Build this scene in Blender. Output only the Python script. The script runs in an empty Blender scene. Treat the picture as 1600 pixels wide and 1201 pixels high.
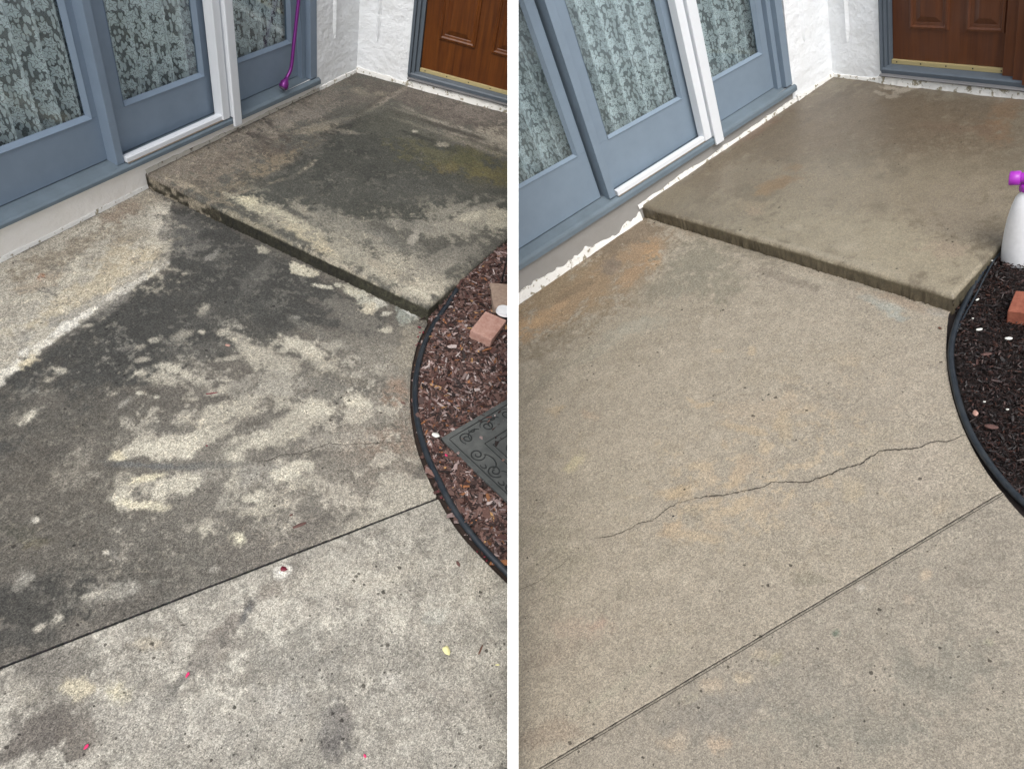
import bpy, bmesh, math, random
import numpy as np
from mathutils import Matrix, Vector
random.seed(7); rng = np.random.default_rng(11)
scene = bpy.context.scene
COL = scene.collection
R = math.radians

# ------------------------------------------------------------------ camera, sky, sun, exposure
PITCH = R(42.5)
cam_d = bpy.data.cameras.new("camera"); cam = bpy.data.objects.new("camera", cam_d); COL.objects.link(cam)
cam_d.sensor_width = 36; cam_d.lens = 36 * 1100 / 1600; cam_d.clip_start = .05; cam_d.clip_end = 500
CAM = Vector((0, 0, 1.8)); cam.location = CAM; cam.rotation_euler = (R(90) - PITCH, 0, 0)
scene.camera = cam
w = bpy.data.worlds.new("World"); scene.world = w; w.use_nodes = True
nt = w.node_tree; bg = nt.nodes['Background']
sky = nt.nodes.new('ShaderNodeTexSky'); sky.sky_type = 'NISHITA'; sky.sun_disc = False
SUN_EL, SUN_AZ = R(58), R(185)      # azimuth clockwise from +Y
sky.sun_elevation = SUN_EL; sky.sun_rotation = SUN_AZ; sky.dust_density = 4; sky.air_density = 1
hs = nt.nodes.new('ShaderNodeHueSaturation'); hs.inputs['Saturation'].default_value = .42
nt.links.new(sky.outputs[0], hs.inputs['Color']); nt.links.new(hs.outputs[0], bg.inputs[0]); bg.inputs[1].default_value = .15
sd = bpy.data.lights.new("sun", 'SUN'); so = bpy.data.objects.new("sun", sd); COL.objects.link(so)
sd.energy = .9; sd.angle = R(30); sd.color = (1, .985, .955)
sv = Vector((math.sin(SUN_AZ) * math.cos(SUN_EL), math.cos(SUN_AZ) * math.cos(SUN_EL), math.sin(SUN_EL)))
so.rotation_euler = sv.to_track_quat('Z', 'Y').to_euler(); so.location = (0, -3, 6)
vs = scene.view_settings; vs.view_transform = 'Standard'; vs.look = 'None'; vs.gamma = 1; vs.exposure = 0.62

# ------------------------------------------------------------------ the two patios, each with its own level
FW = Vector((0, math.cos(PITCH), -math.sin(PITCH))); DN = Vector((0, -math.sin(PITCH), -math.cos(PITCH))); RT = Vector((1, 0, 0))
def cv(v): return RT * v[0] + DN * v[1] + FW * v[2]
class Patio:
    # local frame: x along the door wall, y into the house, z up from the lower slab
    def __init__(s, o, X, Y, Z, side):
        s.X = cv(X); s.Y = -cv(Y); s.Z = cv(Z); s.o = CAM + cv(o); s.side = side
        s.M = Matrix(((s.X[0], s.Y[0], s.Z[0], s.o[0]), (s.X[1], s.Y[1], s.Z[1], s.o[1]), (s.X[2], s.Y[2], s.Z[2], s.o[2]), (0, 0, 0, 1)))
        s.I = s.M.inverted(); s.c = s.I @ CAM
    def ray(s, px, py): return s.I.to_3x3() @ cv(((px - 800) / 1100, (py - 600) / 1100, 1))
    def g(s, px, py, z=0):
        r = s.ray(px, py); p = s.c + r * ((z - s.c[2]) / r[2]); return p
    def wl(s, px, py, y=0):
        r = s.ray(px, py); return s.c + r * ((y - s.c[1]) / r[1])
PL = Patio((-1.569291, -0.8467, 3.033779), (0.402914, -0.582788, 0.705704), (0.894453, 0.414125, -0.168683), (0.193943, -0.699184, -0.688134), -1)
PR = Patio((0.658077, -0.840514, 3.583588), (0.79609, -0.565464, 0.215617), (0.497688, 0.409025, -0.764856), (-0.344306, -0.716205, -0.607045), 1)
WING = (-.0103, .0147)
P = PL

# ------------------------------------------------------------------ object helpers
def tag(o, label=None, cat=None, group=None, kind=None):
    if label: o['label'] = label
    if cat: o['category'] = cat
    if group: o['group'] = group
    if kind: o['kind'] = kind
    return o
def clip(bm, base):
    # both patios end at the white wing wall standing between them
    X = WING[0] + .0015 if P.side < 0 else WING[1] - .0015
    lim = (P.I @ Vector((X, 0, 0))) - base
    nrm = (P.I.to_3x3() @ Vector((1, 0, 0))).normalized()
    s = [(v.co - lim).dot(nrm) for v in bm.verts]
    if P.side < 0 and max(s) <= 0 or P.side > 0 and min(s) >= 0: return
    bmesh.ops.bisect_plane(bm, geom=bm.verts[:] + bm.edges[:] + bm.faces[:], plane_co=lim, plane_no=nrm,
                           clear_outer=P.side < 0, clear_inner=P.side > 0)
def obj(name, bm, mat, parent=None, base=None, smooth=False, doclip=True):
    base = Vector(base) if base is not None else (Vector(parent['_b']) if parent is not None else Vector((0, 0, 0)))
    bmesh.ops.translate(bm, verts=bm.verts, vec=-base)
    if doclip: clip(bm, base)
    me = bpy.data.meshes.new(name); bm.to_mesh(me); bm.free()
    if not len(me.vertices): return None
    if smooth:
        me.polygons.foreach_set('use_smooth', [True] * len(me.polygons))
    me.materials.append(mat)
    o = bpy.data.objects.new(name, me); COL.objects.link(o)
    if parent is not None: o.parent = parent
    else: o.matrix_world = P.M @ Matrix.Translation(base)
    o['_b'] = tuple(base); ALL.append(o)
    return o
ALL = []
def thing(name, label, cat, base=(0, 0, 0), group=None):
    o = bpy.data.objects.new(name, None); COL.objects.link(o); o.empty_display_size = .05
    o.matrix_world = P.M @ Matrix.Translation(Vector(base)); o['_b'] = tuple(base); ALL.append(o)
    o['kind'] = 'thing'
    return tag(o, label, cat, group)
def box(bm, x0, x1, y0, y1, z0, z1, bev=0, f=None):
    t = bmesh.new()
    bmesh.ops.create_cube(t, size=1)
    for v in t.verts: v.co = Vector(((x0 + x1) / 2 + v.co.x * (x1 - x0), (y0 + y1) / 2 + v.co.y * (y1 - y0), (z0 + z1) / 2 + v.co.z * (z1 - z0)))
    if bev: bmesh.ops.bevel(t, geom=t.edges[:], offset=bev, segments=2, affect='EDGES', profile=.6)
    if f:
        for v in t.verts: v.co = f(v.co)
    me = bpy.data.meshes.new('t'); t.to_mesh(me); t.free(); bm.from_mesh(me); bpy.data.meshes.remove(me)
def prism(bm, prof, x0, x1, f=None, n=1):
    # profile in (y,z) swept along x
    rows = []
    for i in range(n + 1):
        x = x0 + (x1 - x0) * i / n
        rows.append([bm.verts.new(f(Vector((x, y, z))) if f else (x, y, z)) for y, z in prof])
    k = len(prof)
    for i in range(n):
        for j in range(k): bm.faces.new((rows[i][j], rows[i][(j + 1) % k], rows[i + 1][(j + 1) % k], rows[i + 1][j]))
    bm.faces.new(rows[0]); bm.faces.new(rows[-1][::-1]); bmesh.ops.recalc_face_normals(bm, faces=bm.faces)
def tube(bm, pts, rad, n=12, caps=True):
    rings = []
    pts = [Vector(p) for p in pts]
    rads = rad if isinstance(rad, (list, tuple)) else [rad] * len(pts)
    for i, p in enumerate(pts):
        d = (pts[min(i + 1, len(pts) - 1)] - pts[max(i - 1, 0)]).normalized()
        a = d.cross(Vector((0, 0, 1)));
        if a.length < .05: a = d.cross(Vector((0, 1, 0)))
        a.normalize(); b = d.cross(a)
        rings.append([bm.verts.new(p + (a * math.cos(2 * math.pi * k / n) + b * math.sin(2 * math.pi * k / n)) * rads[i]) for k in range(n)])
    for r0, r1 in zip(rings, rings[1:]):
        for k in range(n): bm.faces.new((r0[k], r0[(k + 1) % n], r1[(k + 1) % n], r1[k]))
    if caps: bm.faces.new(rings[0]); bm.faces.new(rings[-1][::-1])
    bmesh.ops.recalc_face_normals(bm, faces=bm.faces)
def spline(pts, n=8):
    out = []
    pts = [Vector(p) for p in pts]
    q = [pts[0] * 2 - pts[1]] + pts + [pts[-1] * 2 - pts[-2]]
    for i in range(1, len(q) - 2):
        for k in range(n):
            t = k / n; a, b, c, d = q[i - 1:i + 3]
            out.append(.5 * ((2 * b) + (c - a) * t + (2 * a - 5 * b + 4 * c - d) * t * t + (3 * b - a - 3 * c + d) * t ** 3))
    out.append(pts[-1]); return out

# ------------------------------------------------------------------ materials
def lin(c, k=1.0):
    return tuple((((x / 255) / 12.92 if x / 255 <= .04045 else ((x / 255 + .055) / 1.055) ** 2.4) * k) for x in c)
class N:
    def __init__(s, name):
        s.m = bpy.data.materials.new(name); s.m.use_nodes = True; s.t = s.m.node_tree
        s.b = s.t.nodes['Principled BSDF']; s.out = s.t.nodes['Material Output']
    def n(s, typ, **k):
        o = s.t.nodes.new('ShaderNode' + typ)
        for a, v in k.items():
            if hasattr(o, a): setattr(o, a, v)
        return o
    def put(s, sock, v):
        if isinstance(v, bpy.types.NodeSocket): s.t.links.new(v, sock)
        elif v is not None:
            if sock.type == 'RGBA' and len(v) == 3: v = (*v, 1)
            sock.default_value = v
    def math(s, op, a, b=None, c=None):
        o = s.n('Math', operation=op); s.put(o.inputs[0], a)
        if b is not None: s.put(o.inputs[1], b)
        if c is not None: s.put(o.inputs[2], c)
        return o.outputs[0]
    def vmath(s, op, a, b=None):
        o = s.n('VectorMath', operation=op); s.put(o.inputs[0], a)
        if b is not None: s.put(o.inputs[1], b)
        return o.outputs['Value'] if op in ('LENGTH', 'DISTANCE') else o.outputs[0]
    def coord(s): return s.n('TexCoord').outputs['Object']
    def noise(s, v, scale, detail=3, rough=.55, col=False):
        o = s.n('TexNoise'); s.put(o.inputs['Vector'], v); o.inputs['Scale'].default_value = scale
        o.inputs['Detail'].default_value = detail; o.inputs['Roughness'].default_value = rough
        return o.outputs[1 if col else 0]
    def vor(s, v, scale, out='Distance', feature='F1', rnd=1, dims='3D'):
        o = s.n('TexVoronoi', feature=feature, voronoi_dimensions=dims); s.put(o.inputs['Vector'], v)
        o.inputs['Scale'].default_value = scale; o.inputs['Randomness'].default_value = rnd
        return o.outputs[out]
    def rng(s, v, a, b, c=0, d=1):
        o = s.n('MapRange'); s.put(o.inputs[0], v)
        for i, x in enumerate((a, b, c, d)): o.inputs[i + 1].default_value = x
        return o.outputs[0]
    def mix(s, f, a, b, typ='MIX'):
        o = s.n('Mix', data_type='RGBA', blend_type=typ); s.put(o.inputs[0], f); s.put(o.inputs[6], a); s.put(o.inputs[7], b)
        return o.outputs[2]
    def bump(s, h, strength=.3, dist=.002, nrm=None):
        o = s.n('Bump'); o.inputs['Strength'].default_value = strength; o.inputs['Distance'].default_value = dist
        s.put(o.inputs['Height'], h)
        if nrm is not None: s.put(o.inputs['Normal'], nrm)
        return o.outputs[0]
    def done(s, col, rough=.8, nrm=None, metal=0, spec=None):
        s.put(s.b.inputs['Base Color'], col); s.put(s.b.inputs['Roughness'], rough)
        if nrm is not None: s.put(s.b.inputs['Normal'], nrm)
        s.b.inputs['Metallic'].default_value = metal
        if spec is not None: s.b.inputs['Specular IOR Level'].default_value = spec
        return s.m

def concrete(name, contrast, pits, rough, veins=0):
    m = N(name); c = m.coord()
    base = m.n('Attribute', attribute_name='stain').outputs['Color']
    g1 = m.noise(c, 330, 2, .8); g2 = m.noise(c, 90, 3, .7); g3 = m.noise(c, 14, 4, .6)
    f = m.math('MULTIPLY', m.rng(g1, .3, .7, 1 - contrast, 1 + contrast), m.rng(g2, .3, .7, 1 - contrast * .36, 1 + contrast * .36))
    f = m.math('MULTIPLY', f, m.rng(g3, .25, .75, .9, 1.1))
    # exposed aggregate: light and dark sand grains
    vc = m.vor(c, 260, 'Color'); vs_ = m.n('SeparateColor'); m.put(vs_.inputs[0], vc)
    f = m.math('MULTIPLY', f, m.rng(vs_.outputs[0], 0, 1, 1 - contrast * .6, 1 + contrast * .6))
    comb = m.n('CombineColor'); [m.put(comb.inputs[i], f) for i in range(3)]
    col = m.mix(1, base, comb.outputs[0], 'MULTIPLY')
    warm = m.noise(c, 30, 3); col = m.mix(m.rng(warm, .4, .8, 0, .10), col, m.mix(1, col, (1.15, .95, .78), 'MULTIPLY'))
    # pits, of uneven size, gathered in places
    cw = m.vmath('ADD', c, m.vmath('SCALE', m.noise(c, 120, 2, .6, True)))
    wv = m.n('VectorMath', operation='SCALE'); m.put(wv.inputs[0], m.noise(c, 90, 2, .6, True)); wv.inputs['Scale'].default_value = .008
    cw = m.vmath('ADD', c, wv.outputs[0])
    def pit(scale, thr):
        d = m.vor(cw, scale); cc = m.n('SeparateColor'); m.put(cc.inputs[0], m.vor(cw, scale, 'Color'))
        size = m.math('MULTIPLY', m.rng(cc.outputs[1], 1 - thr, 1, .08, .21), m.rng(m.noise(c, 3.5, 2), .4, .6, .45, 1.1))
        size = m.math('MULTIPLY', size, m.math('GREATER_THAN', cc.outputs[1], 1 - thr))
        return m.math('LESS_THAN', d, size)
    pm = m.math('MAXIMUM', pit(34, .17 * pits), m.math('MULTIPLY', pit(58, .20 * pits), .85))
    col = m.mix(m.math('MULTIPLY', pm, .85), col, m.mix(1, col, (.16, .15, .14), 'MULTIPLY'))
    if veins:
        ve = m.vor(cw, 26, 'Distance', 'DISTANCE_TO_EDGE'); vm = m.math('MULTIPLY', m.math('LESS_THAN', ve, .035), m.rng(m.noise(c, 6, 3), .48, .62)); vm = m.math('MULTIPLY', vm, m.rng(m.noise(c, 40, 2), .4, .6))
        col = m.mix(m.math('MULTIPLY', vm, veins), col, m.mix(1, col, (1.9, 1.85, 1.75), 'MULTIPLY'))
    h = m.math('ADD', m.math('MULTIPLY', g1, .6), m.math('MULTIPLY', g2, .7))
    h = m.math('SUBTRACT', h, m.math('MULTIPLY', pm, 1.2))
    return m.done(col, rough, m.bump(h, .55, .0016))
M = {}
M['conc_old'] = concrete('weathered_concrete', .60, 1.0, .93, .6); M['conc_pit'] = concrete('pitted_concrete', .56, 2.2, .93)
M['conc_new'] = concrete('washed_concrete', .42, .75, .82); M['conc_new2'] = concrete('washed_pitted_concrete', .40, 1.35, .82)
M['conc_wet'] = concrete('damp_concrete', .28, .6, .40)
def paint(name, rgb, rough=.5, dirt=.12, bump=.15):
    m = N(name); c = m.coord()
    n1 = m.noise(c, 9, 4, .6); n2 = m.noise(c, 120, 2)
    col = m.mix(m.rng(n1, .35, .75, 0, dirt), rgb, m.mix(1, rgb + (1,), (.62, .62, .6, 1), 'MULTIPLY'))
    return m.done(col, m.rng(n1, .3, .7, rough - .06, rough + .12), m.bump(m.math('ADD', n2, m.math('MULTIPLY', n1, 2)), bump, .0012))
M['blue'] = paint('grey_blue_paint', lin((124, 140, 157), 1), .5, .25)
M['blue_light'] = paint('pale_blue_paint', lin((126, 142, 157), .97), .5, .25)
M['blue_sill'] = paint('weathered_blue_sill_paint', lin((108, 122, 132), .97), .65, .5)
M['grey_frame'] = paint('slate_frame_paint', lin((96, 106, 116), .9), .5, .3)
M['ledge'] = paint('worn_grey_threshold', lin((132, 132, 134), .8), .6, .6)
M['white_metal'] = paint('white_screen_frame', lin((232, 236, 240), .92), .35, .08)
def stucco(name, rgb, amp=1.0, dirt=(.88, .87, .84)):
    m = N(name); c = m.coord()
    n1 = m.noise(c, 7, 4, .6); n2 = m.noise(c, 26, 3, .55); n3 = m.noise(c, 160, 2)
    v = m.vor(m.vmath('ADD', c, m.n('CombineXYZ').outputs[0]), 9, 'Distance', 'SMOOTH_F1')
    h = m.math('ADD', m.math('MULTIPLY', n2, 1.6), m.math('ADD', m.math('MULTIPLY', v, 1.4), m.math('MULTIPLY', n3, .25)))
    col = m.mix(m.rng(n1, .45, .75, 0, .55), rgb, m.mix(1, rgb + (1,), dirt + (1,), 'MULTIPLY'))
    return m.done(col, .85, m.bump(h, .5 * amp, .012))
M['stucco'] = stucco('white_stucco', lin((240, 243, 245), 1))
M['stucco_wing'] = stucco('smooth_white_render', (.87, .87, .86), .12, (.97, .97, .96))
M['plinth_l'] = stucco('off_white_plinth', lin((242, 239, 234), 1), .7)
M['plinth_r'] = stucco('bare_grey_plinth', lin((158, 156, 152), .85), .4)
def peel(name, rgb, under):
    m = N(name); c = m.coord(); n = m.noise(c, 26, 5, .7)
    col = m.mix(m.rng(n, .56, .60), rgb, under)
    return m.done(col, .85, m.bump(m.math('ADD', n, m.noise(c, 90, 3)), .8, .006))
M['ridge'] = peel('flaking_white_plaster', lin((238, 237, 232), .97), lin((168, 160, 138), .8))
M['ridge_dirty'] = peel('dirty_flaking_plaster', lin((205, 200, 188), .85), lin((120, 112, 95), .8))
def wood():
    m = N('varnished_brown_door'); c = m.coord()
    mp = m.n('Mapping'); m.put(mp.inputs[0], c); mp.inputs['Scale'].default_value = (38, 38, 2.2)
    w1 = m.noise(mp.outputs[0], 1.2, 6, .62); w2 = m.noise(c, 5, 3)
    col = m.mix(m.rng(w1, .3, .72), lin((84, 42, 12), .75), lin((138, 78, 26), .75)); return m, c, w1, w2, col
m, c, w1, w2, col = wood(); col = m.mix(m.rng(w2, .4, .75, 0, .55), col, lin((84, 40, 14), .8))
M['wood_l'] = m.done(col, .32, m.bump(w1, .12, .001))
m, c, w1, w2, col = wood(); col = m.mix(.45, col, lin((92, 54, 40), .75)); col = m.mix(m.rng(w2, .45, .75, 0, .3), col, lin((120, 84, 70), .75))
M['wood_r'] = m.done(col, .45, m.bump(w1, .12, .001))
m = N('brass_strip'); M['brass'] = m.done(lin((205, 188, 138), .85), .38, m.bump(m.noise(m.coord(), 60), .1, .001), .15)
m = N('black_rubber'); c = m.coord(); M['hose'] = m.done(m.mix(m.rng(m.noise(c, 30, 3), .4, .75, 0, .3), lin((26, 34, 42)), lin((72, 74, 74))), .42, m.bump(m.noise(c, 200), .1, .001))
m = N('rubber_mat'); c = m.coord(); M['mat'] = m.done(m.mix(m.rng(m.noise(c, 22, 4), .4, .7), lin((68, 71, 70)), lin((88, 90, 88))), .7, m.bump(m.noise(c, 240, 3), .4, .001))
m = N('mat_scroll_rubber'); c = m.coord(); M['mat_dark'] = m.done(lin((34, 37, 37)), .65, m.bump(m.noise(c, 240, 3), .3, .001))
m = N('purple_metal'); M['purple'] = m.done(lin((112, 36, 118)), .3, m.bump(m.noise(m.coord(), 90), .06, .001), .35)
m = N('purple_plastic'); M['purple_plastic'] = m.done(lin((160, 50, 175)), .35)
m = N('dull_cap'); M['cap'] = m.done(lin((84, 64, 88)), .6)
def brick(name, a, b):
    m = N(name); c = m.coord(); n = m.noise(c, 55, 4, .7)
    return m.done(m.mix(m.rng(n, .35, .7), lin(a, .85), lin(b, .85)), .9, m.bump(m.math('ADD', n, m.noise(c, 300, 2)), .6, .002))
M['brick_pink'] = brick('pink_brick', (176, 132, 118), (200, 164, 150)); M['brick_grey'] = brick('grey_pink_brick', (150, 128, 112), (176, 156, 140))
M['brick_red'] = brick('red_brick', (134, 74, 56), (160, 96, 74))
def flat(name, rgb, rough=.7, var=.25):
    m = N(name); c = m.coord()
    return m.done(m.mix(m.rng(m.noise(c, 60, 3), .35, .7, 0, var), lin(rgb), lin(tuple(x * .6 for x in rgb))), rough, m.bump(m.noise(c, 150, 2), .2, .001))
M['white_plastic'] = flat('white_plastic', (226, 228, 230), .4, .1)
M['black'] = flat('black_plastic', (22, 22, 24), .5)
M['soil_l'] = flat('dark_soil', (52, 40, 34), .95, .8); M['soil_r'] = flat('wet_soil', (32, 22, 18), .8, .8)
M['crack'] = flat('crack_dirt', (62, 57, 50), .95, .4)
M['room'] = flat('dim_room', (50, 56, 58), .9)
M['petal'] = flat('pink_petal', (225, 50, 110), .5, .2); M['berry'] = flat('dark_red_petal', (112, 26, 44), .5, .4)
M['leaf_y'] = flat('pale_yellow_leaf', (226, 220, 160), .6, .15); M['twig'] = flat('brown_twig', (96, 62, 46), .8, .4)
M['chipwood'] = flat('bark_chip', (98, 70, 64), .8, .4); M['whitebit'] = flat('white_bit', (222, 222, 214), .6, .1)
M['lip'] = flat('grey_brown_sealant', (128, 118, 104), .8, .4); M['cement'] = flat('smeared_cement', (150, 154, 146), .9, .3)
m = N('bark_mulch'); c = m.coord(); a = m.n('Attribute', attribute_name='stain').outputs['Color']
st = m.n('Mapping'); m.put(st.inputs[0], c); st.inputs['Scale'].default_value = (1, 1, 3)
nn = m.noise(c, 260, 4, .7); cm = m.n('CombineColor'); [m.put(cm.inputs[i], m.rng(nn, .3, .7, .65, 1.3)) for i in range(3)]
M['mulch_l'] = m.done(m.mix(1, a, cm.outputs[0], 'MULTIPLY'), .75, m.bump(nn, .5, .001))
m = N('wet_mulch'); c = m.coord(); a = m.n('Attribute', attribute_name='stain').outputs['Color']
nn = m.noise(c, 260, 4, .7); cm = m.n('CombineColor'); [m.put(cm.inputs[i], m.rng(nn, .3, .7, .6, 1.35)) for i in range(3)]
M['mulch_r'] = m.done(m.mix(1, a, cm.outputs[0], 'MULTIPLY'), .5, m.bump(nn, .5, .001))

def lace(name, tone, net, thread):
    m = N(name); uv = m.n('UVMap').outputs[0]
    sc = 17.0
    wob = m.n('VectorMath', operation='SCALE'); m.put(wob.inputs[0], m.noise(uv, 24, 2, .5, True)); wob.inputs['Scale'].default_value = .007
    uvw = m.vmath('ADD', uv, wob.outputs[0])
    v = m.n('TexVoronoi', voronoi_dimensions='2D'); m.put(v.inputs['Vector'], uvw); v.inputs['Scale'].default_value = sc; v.inputs['Randomness'].default_value = .75
    d = m.vmath('SUBTRACT', uvw, v.outputs['Position']); r = m.math('MULTIPLY', m.vmath('LENGTH', d), sc)
    sp = m.n('SeparateXYZ'); m.put(sp.inputs[0], d); th = m.math('ARCTAN2', sp.outputs[1], sp.outputs[0])
    cc = m.n('SeparateColor'); m.put(cc.inputs[0], v.outputs['Color'])
    ph = m.math('MULTIPLY', cc.outputs[0], 6.28)
    pet = m.math('SINE', m.math('ADD', m.math('MULTIPLY', th, 5), ph))
    Rr = m.math('ADD', m.math('MULTIPLY', pet, .07), m.rng(cc.outputs[1], 0, 1, .27, .43))
    flower = m.math('LESS_THAN', r, Rr)
    lines = m.math('MULTIPLY', m.math('LESS_THAN', m.math('ABSOLUTE', m.math('COSINE', m.math('ADD', m.math('MULTIPLY', th, 2.5), m.math('ADD', m.math('MULTIPLY', ph, .5), .785)))), .17), m.math('GREATER_THAN', r, .13))
    ring = m.math('MULTIPLY', m.math('GREATER_THAN', r, .085), m.math('LESS_THAN', r, .125))
    cut = m.math('MAXIMUM', lines, ring)
    flower2 = m.math('MULTIPLY', flower, m.math('SUBTRACT', 1, m.math('MULTIPLY', cut, .75)))
    # leaves and sprigs between the flowers
    mp = m.n('Mapping'); m.put(mp.inputs[0], uvw); mp.inputs['Rotation'].default_value = (0, 0, .6); mp.inputs['Scale'].default_value = (1.0, .5, 1)
    v2 = m.n('TexVoronoi', voronoi_dimensions='2D'); m.put(v2.inputs['Vector'], mp.outputs[0]); v2.inputs['Scale'].default_value = 62
    mp3 = m.n('Mapping'); m.put(mp3.inputs[0], uvw); mp3.inputs['Rotation'].default_value = (0, 0, -.9); mp3.inputs['Scale'].default_value = (1.0, .45, 1)
    v3 = m.n('TexVoronoi', voronoi_dimensions='2D'); m.put(v3.inputs['Vector'], mp3.outputs[0]); v3.inputs['Scale'].default_value = 50
    leaf = m.math('MAXIMUM', m.math('LESS_THAN', v2.outputs[0], .3), m.math('LESS_THAN', v3.outputs[0], .3))
    gap = m.math('GREATER_THAN', m.math('SUBTRACT', r, Rr), .045)
    leaf = m.math('MULTIPLY', leaf, gap)
    dens = m.math('MAXIMUM', flower2, m.math('MULTIPLY', leaf, .8))
    dens = m.math('ADD', m.math('MULTIPLY', dens, thread), net)
    dens = m.math('MULTIPLY', dens, m.rng(m.noise(uv, 420, 1), .3, .7, .85, 1.1))
    lw = m.n('LayerWeight'); dens = m.math('MINIMUM', m.math('ADD', dens, m.math('MULTIPLY', m.math('POWER', lw.outputs['Facing'], 1.6), .34)), 1)   # cloth seen edge-on in a fold is denser
    fab = m.n('BsdfDiffuse'); m.put(fab.inputs[0], lin(tone, 1) + (1,))
    trl = m.n('BsdfTranslucent'); m.put(trl.inputs[0], lin(tone, 1) + (1,))
    mf = m.n('MixShader'); mf.inputs[0].default_value = .12; m.t.links.new(fab.outputs[0], mf.inputs[1]); m.t.links.new(trl.outputs[0], mf.inputs[2])
    tr = m.n('BsdfTransparent'); ms = m.n('MixShader'); m.put(ms.inputs[0], dens)
    m.t.links.new(tr.outputs[0], ms.inputs[1]); m.t.links.new(mf.outputs[0], ms.inputs[2]); m.t.links.new(ms.outputs[0], m.out.inputs[0])
    return m.m
M['lace_l'] = lace('floral_lace_left', (246, 252, 250), .22, .70); M['lace_r'] = lace('floral_lace_right', (224, 233, 233), .30, .52)
m = N('window_glass'); gl = m.n('BsdfGlossy'); gl.inputs['Roughness'].default_value = .03; gl.inputs[0].default_value = (.9, .95, 1, 1)
tr = m.n('BsdfTransparent'); tr.inputs[0].default_value = (.93, .96, .97, 1); fr = m.n('LayerWeight')
ms = m.n('MixShader'); m.put(ms.inputs[0], m.math('ADD', .05, m.math('MULTIPLY', m.math('POWER', fr.outputs['Facing'], 3.5), .75))); m.t.links.new(tr.outputs[0], ms.inputs[1]); m.t.links.new(gl.outputs[0], ms.inputs[2]); m.t.links.new(ms.outputs[0], m.out.inputs[0])
M['glass'] = m.m

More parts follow.
